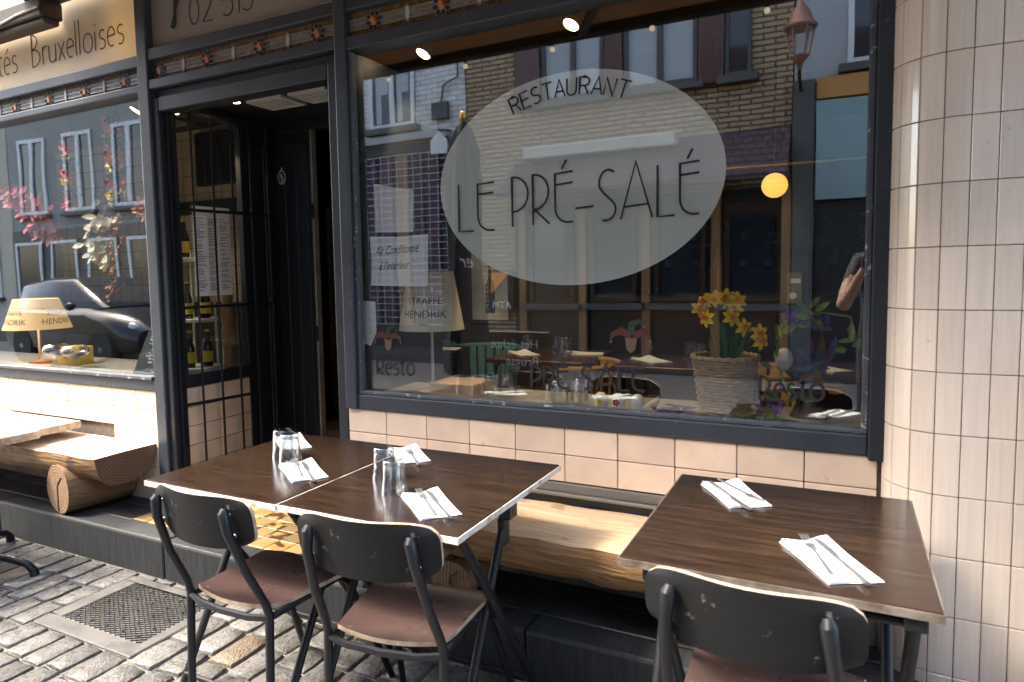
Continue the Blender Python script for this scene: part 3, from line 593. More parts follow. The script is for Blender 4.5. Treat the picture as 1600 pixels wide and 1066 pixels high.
# ================================================================ TABLES
M['top'] = mat('dark_walnut_laminate', (0.036, 0.021, 0.0135), 0.17, scale=5, stretch=(1.2, 12, 1), col2=(0.015, 0.0085, 0.006), contrast=(0.35, 0.65), bump=0.00015, bscale=30, rvar=0.06, objvar=0.06, detail=9, wear=((0.14, 0.11, 0.09), 60, 0.68))
M['edge'] = mat('worn_white_table_edge', (0.62, 0.58, 0.54), 0.45, scale=22, col2=(0.30, 0.22, 0.17), contrast=(0.5, 0.68))
def table(label, x0, x1, y0, y1, edge):
    t = thing('dining_table', label, 'table', ((x0+x1)/2, (y0+y1)/2, 0), 'folding tables in front of the restaurant')
    G().box(x0+0.003, x1-0.003, y0+0.003, y1-0.003, 0.729, 0.7500).build('tabletop', M['top'], t, bevel=0.0035, seg=2)
    g = G(); g.box(x0, x1, y0, y0+0.0029, 0.730, 0.7465); g.box(x0, x0+0.0029, y0+0.0029, y1, 0.730, 0.7465); g.box(x1-0.0029, x1, y0+0.0029, y1, 0.730, 0.7465); g.box(x0+0.0029, x1-0.0029, y1-0.0029, y1, 0.730, 0.7465)
    g.build('edge_band', edge, t)
    for xx in (x0+0.075, x1-0.045):
        fr = G().tube([(xx, -0.945, 0.716), (xx, -0.935, 0.70), (xx, -0.452, 0.035), (xx, -0.440, 0.012)], 0.0135, 10).build('leg', M['black'], t, smooth=True)
        x2 = xx-0.03
        G().tube([(x2, -0.60, 0.675), (x2, -0.62, 0.64), (x2, -0.965, 0.03), (x2, -0.975, 0.012)], 0.0135, 10).build('leg', M['black'], t, smooth=True)
        G().tube([(xx, -0.70, 0.375), (x2, -0.70, 0.375)], 0.007, 8).build('pivot', M['black'], t)
        [G().box(*q_).build('bracket', M['black'], t, bevel=0.003) for q_ in ((xx-0.035, xx+0.004, -0.645, -0.59, 0.655, 0.70), (xx-0.02, xx+0.02, -0.97, -0.92, 0.700, 0.7285), (x2-0.012, x2+0.012, -0.64, -0.60, 0.57, 0.6545))]
    for (yy, zz) in ((-0.615, 0.672), (-0.930, 0.700)): G().tube([(x0+0.05, yy, zz), (x1-0.04, yy, zz)], 0.010, 8).build('cross_bar', M['black'], t)
    G().tube([(x0+0.075, -0.452, 0.05), (x1-0.045, -0.452, 0.05)], 0.009, 8).build('stretcher', M['black'], t); G().tube([(x0+0.045, -0.955, 0.06), (x1-0.075, -0.955, 0.06)], 0.009, 8).build('stretcher', M['black'], t)
    return t
EDG2 = mat('worn_grey_table_edge', (0.17, 0.145, 0.125), 0.5, scale=22, col2=(0.075, 0.055, 0.042), contrast=(0.45, 0.65))
table('brown folding table nearest the doorway with two glasses and napkin settings', -0.235, 0.3345, -1.038, -0.322, M['edge'])
table('brown folding table in the middle of the three, joined to its left neighbour', 0.3365, 0.932, -1.034, -0.322, M['edge'])
table('brown folding table standing alone by the tiled pillar without glasses', 1.315, 1.935, -0.977, -0.262, EDG2)

# ================================================================ CHAIRS
M['chairb'] = mat('charcoal_painted_plywood', (0.011, 0.012, 0.0135), 0.55, spec=0.22, scale=5, stretch=(1, 1, 7), col2=(0.009, 0.0095, 0.0105), bump=0.0006, bscale=40, wear=((0.16, 0.15, 0.135), 21, 0.64))
M['ply'] = mat('bare_plywood_edge', (0.58, 0.45, 0.34), 0.6, scale=30, col2=(0.32, 0.23, 0.16))
M['seat'] = mat('worn_burgundy_plywood', (0.075, 0.044, 0.040), 0.30, scale=5, col2=(0.050, 0.030, 0.028), bump=0.0005, bscale=20, rvar=0.07, wear=((0.26, 0.20, 0.17), 22, 0.645))
M['cutlery0'] = mat('worn_steel_bolt', (0.45, 0.45, 0.46), 0.3, 1.0)
def chair():
    t = thing('chair', '', 'chair', (0, 0, 0), 'charcoal chairs drawn up to the folding tables', world=False)
    # seat shell: rear edge y=0, front y=0.36
    g = G(); nx, ny = 10, 10; up = []; dn = []
    def outline(u, v):
        w = 0.158+0.032*v
        y = 0.0+0.365*v; x = w*u
        if v < 0.25: x *= 1-0.08*(1-v/0.25)**2
        y -= 0.028*(1-u*u)*(1-v)**3
        if v > 0.8: y -= 0.02*(abs(u)**4)*((v-0.8)/0.2)
        z = 0.452-0.012*math.exp(-((v-0.45)/0.35)**2)*(1-u*u)-0.018*max(0, (v-0.75)/0.25)**2+0.010*max(0, (0.2-v)/0.2)**2
        return x, y, z
    for j in range(ny+1):
        for i in range(nx+1):
            x, y, z = outline(i/nx*2-1, j/ny); up.append((x, y, z)); dn.append((x, y, z-0.013))
    n = nx+1; F = [(j*n+i, j*n+i+1, (j+1)*n+i+1, (j+1)*n+i) for j in range(ny) for i in range(nx)]
    g.add(up, F, 0); g.add(dn, [tuple(reversed(f)) for f in F], 0)
    ring = [i for i in range(n)]+[(j+1)*n-1 for j in range(1, ny+1)]+[ny*n+i for i in range(nx-1, -1, -1)]+[j*n for j in range(ny-1, 0, -1)]
    m = len(ring); g.add([up[k] for k in ring]+[dn[k] for k in ring], [(k, m+k, m+(k+1) % m, (k+1) % m) for k in range(m)], 1)
    g.build('seat', [M['seat'], M['ply']], t, smooth=True)
    # backrest shell, curved, rounded corners
    g = G(); nx, nz = 16, 10; A = []; B_ = []
    for j in range(nz+1):
        for i in range(nx+1):
            u = i/nx*2-1; v = j/nz*2-1
            # rounded rectangle (superellipse squeeze)
            k = (1-abs(v)**5*0.13); kz = (1-abs(u)**5*0.22)
            x = 0.200*u*k; zz = 0.735+0.078*v*kz-0.004*(1-u*u)
            y = -0.085-0.045*(1-u*u)-0.16*(zz-0.735)
            A.append((x, y, zz)); B_.append((x*0.995, y+0.0115, zz))
    n = nx+1; F = [(j*n+i, j*n+i+1, (j+1)*n+i+1, (j+1)*n+i) for j in range(nz) for i in range(nx)]
    g.add(A, F, 0); g.add(B_, [tuple(reversed(f)) for f in F], 0)
    ring = [i for i in range(n)]+[(j+1)*n-1 for j in range(1, nz+1)]+[nz*n+i for i in range(nx-1, -1, -1)]+[j*n for j in range(nz-1, 0, -1)]
    m = len(ring); g.add([A[k] for k in ring]+[B_[k] for k in ring], [(k, m+k, m+(k+1) % m, (k+1) % m) for k in range(m)], 1)
    g.build('backrest', [M['chairb'], M['ply']], t, smooth=True)
    for s in (-1, 1):
        # back post: flattened top behind the backrest, down to the seat, bends into the rear leg
        pts_ = [(s*0.138, -0.128, 0.782), (s*0.140, -0.132, 0.770), (s*0.146, -0.128, 0.72), (s*0.158, -0.085, 0.60), (s*0.166, -0.022, 0.475), (s*0.168, -0.012, 0.44), (s*0.168, -0.014, 0.40), (s*0.168, -0.030, 0.0)]
        G().tube(pts_, [0.009, 0.0155, 0.0135, 0.0125, 0.0125, 0.0125, 0.0125, 0.0125], 10).build('rear_leg', M['black'], t, smooth=True)
        G().ball((s*0.139, -0.112, 0.760), 0.0065, 8, 5, sc=(1, 0.5, 1)).build('bolt', M['cutlery0'], t, smooth=True); G().ball((s*0.148, -0.104, 0.700), 0.0065, 8, 5, sc=(1, 0.5, 1)).build('bolt', M['cutlery0'], t, smooth=True)
        G().tube([(s*0.150, 0.30, 0.425), (s*0.160, 0.335, 0.40), (s*0.205, 0.50, 0.0)], [0.0125, 0.0125, 0.0115], 10).build('front_leg', M['black'], t, smooth=True)
        G().tube([(s*0.166, -0.012, 0.432), (s*0.160, 0.15, 0.428), (s*0.152, 0.31, 0.425)], 0.0105, 8).build('seat_rail', M['black'], t, smooth=True)
    g = G(); g.tube([(-0.166, -0.012, 0.432), (-0.10, -0.030, 0.428), (0, -0.036, 0.427), (0.10, -0.030, 0.428), (0.166, -0.012, 0.432)], 0.0105, 8); g.build('seat_rail', M['black'], t, smooth=True)
    G().tube([(-0.15, 0.31, 0.425), (0.15, 0.31, 0.425)], 0.0105, 8).build('seat_rail', M['black'], t, smooth=True)
    return t
ch = chair()
spots_c = [((0.172, -1.065, 0), -0.03, 'charcoal chair at the table nearest the doorway, leftmost of the three'),
           ((0.716, -1.046, 0), 0.14, 'charcoal chair with pinkish worn seat at the middle table'),
           ((1.612, -1.020, 0), -0.055, 'charcoal chair with chipped backrest at the table by the pillar')]
for i, (loc, rz, lab) in enumerate(spots_c):
    c = ch if i == 0 else copy_tree(ch)
    c.location = loc; c.rotation_euler = (0, 0, rz); c['label'] = lab

# ================================================================ TABLEWARE
def clear_glass():
    m, nt, b = nodes('drinking_glass'); b.inputs['Base Color'].default_value = (0.96, 0.98, 0.98, 1); b.inputs['Roughness'].default_value = 0.02; b.inputs['Transmission Weight'].default_value = 1.0; b.inputs['IOR'].default_value = 1.45
    N = nt.nodes; L = nt.links; tr = N.new('ShaderNodeBsdfTransparent'); tr.inputs[0].default_value = (0.97, 0.98, 0.98, 1); mx = N.new('ShaderNodeMixShader'); mx.inputs[0].default_value = 0.45
    L.new(tr.outputs[0], mx.inputs[1]); L.new(b.outputs[0], mx.inputs[2]); L.new(mx.outputs[0], N['Material Output'].inputs[0]); return m
M['glass'] = glass_mat('drinking_glass', 0.11, (0.95, 0.96, 0.965), 0.02, 1.6)
def tumbler_mesh():
    g = G(); n = 30; prof = [(0.0375, 0.0), (0.0375, 0.004), (0.0350, 0.022), (0.0335, 0.04), (0.0315, 0.075), (0.0300, 0.088), (0.0270, 0.092)]
    inn = [(0.0355, 0.0), (0.0335, 0.022), (0.0315, 0.04), (0.0290, 0.072), (0.0255, 0.078)]
    V = []
    def ringv(r, z, fac):
        return [((r*(1-(0.045 if (j % 3 == 0) else 0.0)*fac))*cos(2*pi*j/n) for j in range(n)), z]
    V = []; F = []
    for k, (r, z) in enumerate(prof):
        fac = 1.0 if 0.03 < z < 0.08 else 0.0
        for j in range(n):
            rr = r*(1-(0.05 if j % 3 == 0 else 0.0)*fac); V.append((rr*cos(2*pi*j/n), rr*sin(2*pi*j/n), z))
    for k in range(len(prof)-1):
        for j in range(n): F.append((k*n+j, k*n+(j+1) % n, (k+1)*n+(j+1) % n, (k+1)*n+j))
    F.append(tuple(range((len(prof)-1)*n, len(prof)*n)))
    o = len(V)
    for r, z in inn:
        for j in range(n): V.append((r*cos(2*pi*j/n), r*sin(2*pi*j/n), z))
    for k in range(len(inn)-1):
        for j in range(n): F.append((o+k*n+(j+1) % n, o+k*n+j, o+(k+1)*n+j, o+(k+1)*n+(j+1) % n))
    F.append(tuple(reversed(range(o+(len(inn)-1)*n, o+len(inn)*n))))
    for j in range(n): F.append((j, o+j, o+(j+1) % n, (j+1) % n))
    g.add(V, F); ob = g.build('tumbler', M['glass'], None, smooth=True); return ob
tum = tumbler_mesh()
tum_spots = [((-0.006, -0.640, 0.7503), 'upturned ribbed tumbler behind on the doorway table'), ((0.062, -0.678, 0.7503), 'upturned ribbed tumbler in front on the doorway table, touching the napkin'),
             ((0.478, -0.700, 0.7503), 'upturned ribbed tumbler behind on the middle table'), ((0.592, -0.812, 0.7503), 'upturned ribbed tumbler in front on the middle table')]
for i, (loc, lab) in enumerate(tum_spots):
    o = tum if i == 0 else tum.copy()
    if i: COL.objects.link(o)
    o.location = loc; o.scale = (1.08, 1.08, 1.10); o.rotation_euler = (0, 0, i*0.7); tag(o, lab, 'glass', 'upturned tumblers on the folding tables')
M['napkin'] = mat('white_paper_napkin', (0.80, 0.81, 0.83), 0.85, var=0.03, scale=20)
M['cutlery'] = mat('stainless_cutlery', (0.66, 0.66, 0.67), 0.30, 0.9)
nap = G(); nr_ = random.Random(12)
for k in range(3):
    nx, ny = 6, 10; V = []
    for side in (1, 0):
        for j in range(ny+1):
            for i in range(nx+1):
                u = i/nx*2-1; v = j/ny*2-1; lift = 0.010*max(0, (u+v)/2-0.55)**1.2*k+0.006*max(0, (-u+v)/2-0.6)*k+0.0006*sin(5*u+3*v+k)
                V.append((u*(0.062-0.0014*k), v*(0.115-0.002*k)+0.002*k*sin(u*2), 0.0008+0.0014*k+lift+(0.0010 if side else 0)))
    q = nx+1; o_ = q*(ny+1); F = [(j*q+i, j*q+i+1, (j+1)*q+i+1, (j+1)*q+i) for j in range(ny) for i in range(nx)]; F += [tuple(o_+t_ for t_ in reversed(f)) for f in F]
    ring = [i for i in range(q)]+[(j+1)*q-1 for j in range(1, ny+1)]+[ny*q+i for i in range(nx-1, -1, -1)]+[j*q for j in range(ny-1, 0, -1)]; m_ = len(ring)
    F += [(ring[t_], o_+ring[t_], o_+ring[(t_+1) % m_], ring[(t_+1) % m_]) for t_ in range(m_)]; nap.add(V, F)
nap = nap.build('napkin', M['napkin'], None, smooth=True)
def fork_mesh():
    g = G(); g.tube([(0, -0.100, 0.003), (0, -0.06, 0.0035), (0, 0.0, 0.006), (0, 0.035, 0.005)], [0.0055, 0.0045, 0.003, 0.0035], 8)
    V = g.v; g.v = [(v[0], v[1], v[2] if abs(v[0]) > 1 else 0.004+(v[2]-0.004)*0.45) for v in V]
    g.bar((0, 0.033, 0.0045), (0, 0.055, 0.0035), 0.019, 0.002)
    for k in range(4): g.bar((-0.0075+0.005*k, 0.054, 0.0035), (-0.0075+0.005*k, 0.098, 0.0075), 0.0026, 0.0018)
    return g.build('fork', M['cutlery'], None, bevel=0.0004)
def knife_mesh():
    g = G(); g.tube([(0, -0.105, 0.004), (0, -0.06, 0.0045), (0, 0.0, 0.004), (0, 0.012, 0.0035)], [0.006, 0.0055, 0.004, 0.0035], 8)
    g.v = [(v[0], v[1], 0.004+(v[2]-0.004)*0.6) for v in g.v]
    g.prism([(-0.0045, 0.008), (0.0045, 0.008), (0.0095, 0.03), (0.0095, 0.09), (0.004, 0.108), (-0.0045, 0.112)], lambda p: (p[0], p[1], 0.003), lambda p: (p[0], p[1], 0.0042))
    return g.build('knife', M['cutlery'], None)
fk = fork_mesh(); kn = knife_mesh()
# (napkin x,y,rot), fork (dx,dy,rot), knife (dx,dy,rot), words
sets = [((0.186, -0.755, 0.95), (-0.022, 0.004, 0.85), (0.030, -0.010, 0.87), 'at the front of the doorway table'),
        ((-0.125, -0.468, 0.92), None, None, 'at the back of the doorway table'),
        ((0.746, -0.861, 0.83), (-0.012, 0.000, 0.775), (0.026, -0.002, 0.80), 'at the front of the middle table'),
        ((0.397, -0.440, 0.81), (0.035, -0.025, 0.75), None, 'at the back of the middle table'),
        ((1.738, -0.809, 0.50), (-0.022, 0.006, 0.30), (0.022, -0.004, 0.443), 'at the front of the table by the pillar'),
        ((1.495, -0.422, 0.53), (0.012, 0.022, -2.45), (-0.012, -0.030, -2.55), 'at the back of the table by the pillar')]
f0 = k0 = n0 = False
for (nx_, ny_, nr), fo, kf, words in sets:
    o = nap if not n0 else nap.copy()
    if n0: COL.objects.link(o)
    n0 = True; o.scale = (0.92+0.03*sin(nx_*9), 0.94+0.03*cos(nx_*7), 1.0+0.5*abs(sin(nx_*5))); o.location = (nx_, ny_, 0.7503); o.rotation_euler = (0, 0, nr); tag(o, 'folded white paper napkin '+words, 'napkin', 'paper napkins on the folding tables')
    for src, d, nm, grp in ((fk, fo, 'fork', 'forks on the napkins'), (kn, kf, 'knife', 'knives on the napkins')):
        if d is None: continue
        first = (nm == 'fork' and not f0) or (nm == 'knife' and not k0)
        q = src if first else src.copy()
        if not first: COL.objects.link(q)
        if nm == 'fork': f0 = True
        else: k0 = True
        q.scale = (1.12, 1.12, 1.0); q.location = (nx_+d[0], ny_+d[1], 0.7565); q.rotation_euler = (0, 0, d[2]); tag(q, ('steel fork lying on the napkin ' if nm == 'fork' else 'steel knife lying on the napkin ')+words, nm, grp)

# ================================================================ LOG BENCHES
def wood_mat(name, c1, c2, dark, rough=0.6, ring=1.0):
    return mat(name, c1, rough, scale=3.0, stretch=(1.2, 14, 14), col2=c2, bump=0.006, bscale=6, contrast=(0.4, 0.6), detail=8, wear=(dark, 7, 0.61), rvar=0.1)
M['bark'] = wood_mat('barked_log_side', (0.40, 0.235, 0.115), (0.23, 0.125, 0.06), (0.12, 0.07, 0.045))
M['sawn'] = wood_mat('sawn_log_top', (0.82, 0.61, 0.39), (0.72, 0.50, 0.30), (0.55, 0.35, 0.20))
def ring_mat(name, c, axis, c1, c2):
    m, nt, b = nodes(name); N = nt.nodes; L = nt.links; b.inputs['Roughness'].default_value = 0.75
    tc = N.new('ShaderNodeTexCoord'); mp = N.new('ShaderNodeMapping'); mp.inputs['Location'].default_value = (-c[0], -c[1], -c[2]); L.new(tc.outputs['Object'], mp.inputs[0])
    wv = N.new('ShaderNodeTexWave'); wv.wave_type = 'RINGS'; wv.rings_direction = axis; wv.inputs['Scale'].default_value = 22; wv.inputs['Distortion'].default_value = 5.0; wv.inputs['Detail'].default_value = 4; wv.inputs['Detail Scale'].default_value = 0.6; L.new(mp.outputs[0], wv.inputs[0])
    nz = N.new('ShaderNodeTexNoise'); nz.inputs['Scale'].default_value = 16; nz.inputs['Detail'].default_value = 8; L.new(mp.outputs[0], nz.inputs['Vector'])
    mu = N.new('ShaderNodeMath'); mu.operation = 'MULTIPLY'; L.new(wv.outputs['Fac'], mu.inputs[0]); L.new(nz.outputs['Fac'], mu.inputs[1])
    mx = N.new('ShaderNodeMix'); mx.data_type = 'RGBA'; mx.inputs[6].default_value = tuple(c1)+(1,); mx.inputs[7].default_value = tuple(c2)+(1,); L.new(mu.outputs[0], mx.inputs[0]); L.new(mx.outputs[2], b.inputs['Base Color'])
    bp = N.new('ShaderNodeBump'); bp.inputs['Distance'].default_value = 0.003; L.new(mu.outputs[0], bp.inputs['Height']); L.new(bp.outputs[0], b.inputs['Normal']); return m
M['endg'] = ring_mat('ringed_bench_end', (0, -0.19, 0.52), 'X', (0.10, 0.058, 0.038), (0.26, 0.16, 0.10))
_old = mat('sawn_log_end', (0.16, 0.095, 0.065), 0.75, scale=14, col2=(0.26, 0.16, 0.10), bump=0.002, bscale=40)
M['paletop'] = wood_mat('pale_log_top', (0.74, 0.62, 0.50), (0.66, 0.52, 0.40), (0.50, 0.38, 0.28))  # pale top, less yellow than the other bench
def half_log(x0, x1, yb, yf, zt, thick, name, parent, topm, seed):
    r = random.Random(seed); g = G(); n = 26; m = 14; R_ = []
    for i in range(n+1):
        x = x0+(x1-x0)*i/n; wob = 0.010*sin(i*0.9+seed)+r.uniform(-.004, .004); ring = []
        for k in range(m+1):
            a = pi*k/m; y = (yb+yf)/2+(yf-yb)/2*cos(a)*(1+wob*1.2)+0.006*sin(i*1.7+k); z = zt-thick*abs(sin(a))**0.75*(1+wob*2)-(0.004 if 0 < k < m else 0)
            if k in (0, m): z = zt+r.uniform(-0.002, 0.002)
            ring.append((x, y+(r.uniform(-.004, .004) if 0 < k < m else 0), z-(0.010*max(0, sin(i*2.3+k*0.9)) if 2 < k < m-2 else 0)))
        R_.append(ring)
    V = [p for ring in R_ for p in ring]; q = m+1
    F = [(i*q+k, i*q+k+1, (i+1)*q+k+1, (i+1)*q+k) for i in range(n) for k in range(m)]
    g.add(V, F, 0)
    T = []
    for i in range(n+1):
        a, b_ = R_[i][0], R_[i][m]
        for k in range(5): t_ = k/4; T.append((a[0], a[1]+(b_[1]-a[1])*t_, a[2]+(b_[2]-a[2])*t_+0.003*sin(i*0.8)*sin(pi*t_)))
    g.add(T, [(i*5+k, (i+1)*5+k, (i+1)*5+k+1, i*5+k+1) for i in range(n) for k in range(4)], 1)
    g.add(R_[0], [tuple(range(q))], 2); g.add(R_[n], [tuple(reversed(range(q)))], 2)
    return g.build(name, [M['bark'], topm, M['endg']], parent, smooth=True)
def support_log(p0, p1, r_, name, parent, seed):
    g = G(); n = 10; rr = random.Random(seed); p0 = Vector(p0); p1 = Vector(p1); m = 20; V = []
    d = (p1-p0).normalized(); u = Vector((0, 0, 1)); w = d.cross(u).normalized()
    for i in range(n+1):
        c = p0.lerp(p1, i/n)
        for j in range(m):
            a = 2*pi*j/m; q = r_*(1+0.03*sin(3*a+i*0.3+seed)+rr.uniform(-.008, .008)); z = max(-r_*0.98, sin(a)*q)
            V.append(c+w*cos(a)*q+u*z)
    F = [(i*m+j, i*m+(j+1) % m, (i+1)*m+(j+1) % m, (i+1)*m+j) for i in range(n) for j in range(m)]
    g.add(V, F, 0); g.add(V[:m], [tuple(reversed(range(m)))], 1); g.add(V[-m:], [tuple(range(m))], 1)
    o = g.build(name, [M['bark2'], M['endg2']], parent, smooth=True)
    c = p0-d*0.0015; G().bar(c+u*0.015, c-u*r_*0.9, 0.007, 0.004, d).build('crack', M['ink'], o); G().bar(c+u*0.02, c+u*r_*0.55+w*r_*0.4, 0.004, 0.004, d).build('crack', M['ink'], o); return o
M['bark2'] = mat('barked_support_log', (0.27, 0.155, 0.08), 0.65, scale=3.0, stretch=(14, 1.2, 14), col2=(0.14, 0.08, 0.045), bump=0.004, bscale=7, detail=8, wear=((0.07, 0.045, 0.03), 6, 0.60), rvar=0.1)
M['endg2'] = ring_mat('ringed_support_end', (-1.855, 0, 0.31), 'Y', (0.16, 0.095, 0.055), (0.40, 0.26, 0.15))
_old = mat('weathered_log_end', (0.30, 0.185, 0.105), 0.75, scale=7, col2=(0.17, 0.10, 0.06), bump=0.003, bscale=26, detail=8)
lb = thing('log_bench', 'half-log bench with pale sunlit top on a round log left of the door', 'bench', (-2.4, -0.2, 0.18), 'log benches on the stone step')
half_log(-4.6, -1.535, -0.012, -0.372, 0.502, 0.155, 'seat_log', lb, M['paletop'], 2)
support_log((-1.855, -0.372, 0.310), (-1.80, -0.02, 0.310), 0.130, 'support_log', lb, 4)
support_log((-3.9, -0.34, 0.301), (-3.9, -0.02, 0.301), 0.122, 'support_log', lb, 9)
lb2 = thing('log_bench', 'half-log bench under the large window behind the folding tables', 'bench', (0.8, -0.2, 0.18), 'log benches on the stone step')
half_log(0.05, 1.80, -0.012, -0.385, 0.500, 0.165, 'seat_log', lb2, M['sawn'], 5)
support_log((0.50, -0.34, 0.262), (0.50, -0.03, 0.262), 0.082, 'support_log', lb2, 6); support_log((1.55, -0.34, 0.262), (1.55, -0.03, 0.262), 0.082, 'support_log', lb2, 7)
M['weath'] = wood_mat('weathered_plank', (0.48, 0.40, 0.32), (0.34, 0.27, 0.20), (0.20, 0.15, 0.11), 0.7)
pk = thing('plank_table', 'weathered plank table top resting on the left log bench', 'table', (-2.7, -0.3, 0.51))
for k, (ya, yb_, xr) in enumerate(((-0.045, -0.30, -2.135), (-0.306, -0.56, -2.09))):
    G().box(-4.2, xr, yb_, ya, 0.5455, 0.588+0.002*k).build('plank', M['weath'], pk, bevel=0.006, seg=2)
G().box(-2.5, -2.42, -0.52, -0.07, 0.506, 0.5455).build('batten', M['weath'], pk); G().box(-3.9, -3.8, -0.52, -0.07, 0.506, 0.5455).build('batten', M['weath'], pk)
# cast iron pedestal table at the left edge
pt = thing('pedestal_table', 'black cast iron pedestal table foot at the left edge', 'table', (-2.0, -0.835, 0))
g = G()
for k in range(4):
    a = 0.45+k*pi/2; d = Vector((cos(a), sin(a), 0)); o_ = Vector((-2.0, -0.835, 0))
    G().tube([o_+Vector((0, 0, 0.20)), o_+d*0.08+Vector((0, 0, 0.17)), o_+d*0.19+Vector((0, 0, 0.105)), o_+d*0.31+Vector((0, 0, 0.085)), o_+d*0.395+Vector((0, 0, 0.06)), o_+d*0.425+Vector((0, 0, 0.03)), o_+d*0.43+Vector((0, 0, 0.006))], [0.03, 0.024, 0.018, 0.017, 0.017, 0.02, 0.022], 10).build('foot', M['black'], pt, smooth=True)
for (xx, yy) in ((-2.0, -0.835), (-2.45, -1.22)): G().lathe([(0.03, 0.18), (0.045, 0.2), (0.025, 0.26), (0.022, 0.68), (0.05, 0.71), (0.12, 0.72)], (xx, yy, 0), 16).build('column', M['black'], pt, smooth=True)
for k in range(4):
    a = 0.45+k*pi/2; d = Vector((cos(a), sin(a), 0)); o_ = Vector((-2.45, -1.22, 0)); G().tube([o_+Vector((0, 0, 0.2)), o_+d*0.19+Vector((0, 0, 0.105)), o_+d*0.35+Vector((0, 0, 0.01))], [0.03, 0.018, 0.02], 10).build('foot', M['black'], pt, smooth=True)  # second pedestal added out of view under the enlarged top
G().box(-2.72, -1.735, -1.45, -0.735, 0.7205, 0.748).build('tabletop', M['top'], pt, bevel=0.008)  # unseen top, made large to cast shade on the setts
G().tube([(2.262, -0.195, 0), (2.262, -0.195, 1.18)], 0.030, 12).build('drainpipe', M['black'], bld, smooth=True)
# ================================================================ INTERIOR
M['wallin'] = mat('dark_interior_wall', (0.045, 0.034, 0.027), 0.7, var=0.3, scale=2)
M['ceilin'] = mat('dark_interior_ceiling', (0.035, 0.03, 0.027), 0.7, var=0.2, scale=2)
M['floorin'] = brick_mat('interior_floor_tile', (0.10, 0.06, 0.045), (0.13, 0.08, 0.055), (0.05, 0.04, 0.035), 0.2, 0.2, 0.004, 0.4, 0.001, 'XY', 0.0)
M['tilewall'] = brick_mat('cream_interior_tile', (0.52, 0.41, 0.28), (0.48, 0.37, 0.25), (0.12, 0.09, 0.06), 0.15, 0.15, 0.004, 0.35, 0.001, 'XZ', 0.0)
M['woodp'] = mat('warm_wood_post', (0.30, 0.15, 0.065), 0.5, scale=4, stretch=(12, 12, 1), col2=(0.20, 0.09, 0.04))
M['woodd'] = mat('dark_bar_wood', (0.05, 0.026, 0.016), 0.35, scale=4, stretch=(1, 8, 8), col2=(0.028, 0.015, 0.01))
M['brass'] = mat('polished_brass', (0.72, 0.45, 0.14), 0.2, 1.0)
M['amberw'] = mat('amber_glow_and_fascia', (0.55, 0.25, 0.07), 0.6, var=0.15, scale=3)  # orange cove lighting is put into this colour; a fascia shares it
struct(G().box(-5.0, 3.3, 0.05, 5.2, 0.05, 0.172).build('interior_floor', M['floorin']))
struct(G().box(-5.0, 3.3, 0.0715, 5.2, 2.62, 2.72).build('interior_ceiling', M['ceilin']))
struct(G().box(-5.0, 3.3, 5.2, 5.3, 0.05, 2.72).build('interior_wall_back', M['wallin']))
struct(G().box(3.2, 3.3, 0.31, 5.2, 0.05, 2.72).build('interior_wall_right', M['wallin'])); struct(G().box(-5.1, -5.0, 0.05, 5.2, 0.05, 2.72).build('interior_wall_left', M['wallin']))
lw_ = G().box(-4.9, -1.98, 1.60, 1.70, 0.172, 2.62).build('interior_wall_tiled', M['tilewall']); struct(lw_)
G().box(-4.9, -1.98, 1.585, 1.5995, 1.93, 2.04).build('black_tile_band', M['ink'], lw_); G().box(-4.9, -1.98, 1.585, 1.5995, 1.165, 1.20).build('black_tile_band', M['ink'], lw_)
G().box(-4.9, -1.98, 1.58, 1.5995, 0.172, 1.164).build('wood_dado', M['woodd'], lw_)
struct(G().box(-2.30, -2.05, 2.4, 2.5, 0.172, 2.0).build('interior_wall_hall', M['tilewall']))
# window counters inside
M['stone'] = mat('pale_stone_counter', (0.40, 0.37, 0.33), 0.3, scale=8, col2=(0.28, 0.25, 0.22))
c1_ = G().box(-0.145, 1.84, 0.075, 0.46, 0.815, 0.852).build('window_counter', M['stone'], bld, bevel=0.003); G().box(-4.9, -1.52, 0.075, 0.60, 0.815, 0.852).build('window_counter', M['stone'], bld, bevel=0.003)
# ---------------- text turned into mesh
def text_verts(body, size, bold=0.0, shear=0.0, align='LEFT'):
    cu = bpy.data.curves.new('lettering', 'FONT'); cu.body = body; cu.size = size; cu.shear = shear; cu.offset = bold; cu.align_x = align; cu.resolution_u = 3
    ob = bpy.data.objects.new('lettering', cu); COL.objects.link(ob); dg = bpy.context.evaluated_depsgraph_get(); me = ob.evaluated_get(dg).to_mesh()
    V = [tuple(v.co) for v in me.vertices]; F = [tuple(p.vertices) for p in me.polygons]; ob.evaluated_get(dg).to_mesh_clear(); bpy.data.objects.remove(ob); bpy.data.curves.remove(cu)
    return V, F
def text_on(body, size, fn, parent, m, **kw):
    V, F = text_verts(body, size, **kw); return G().add([fn(v[0], v[1]) for v in V], F).build('lettering', m, parent, fix=False)
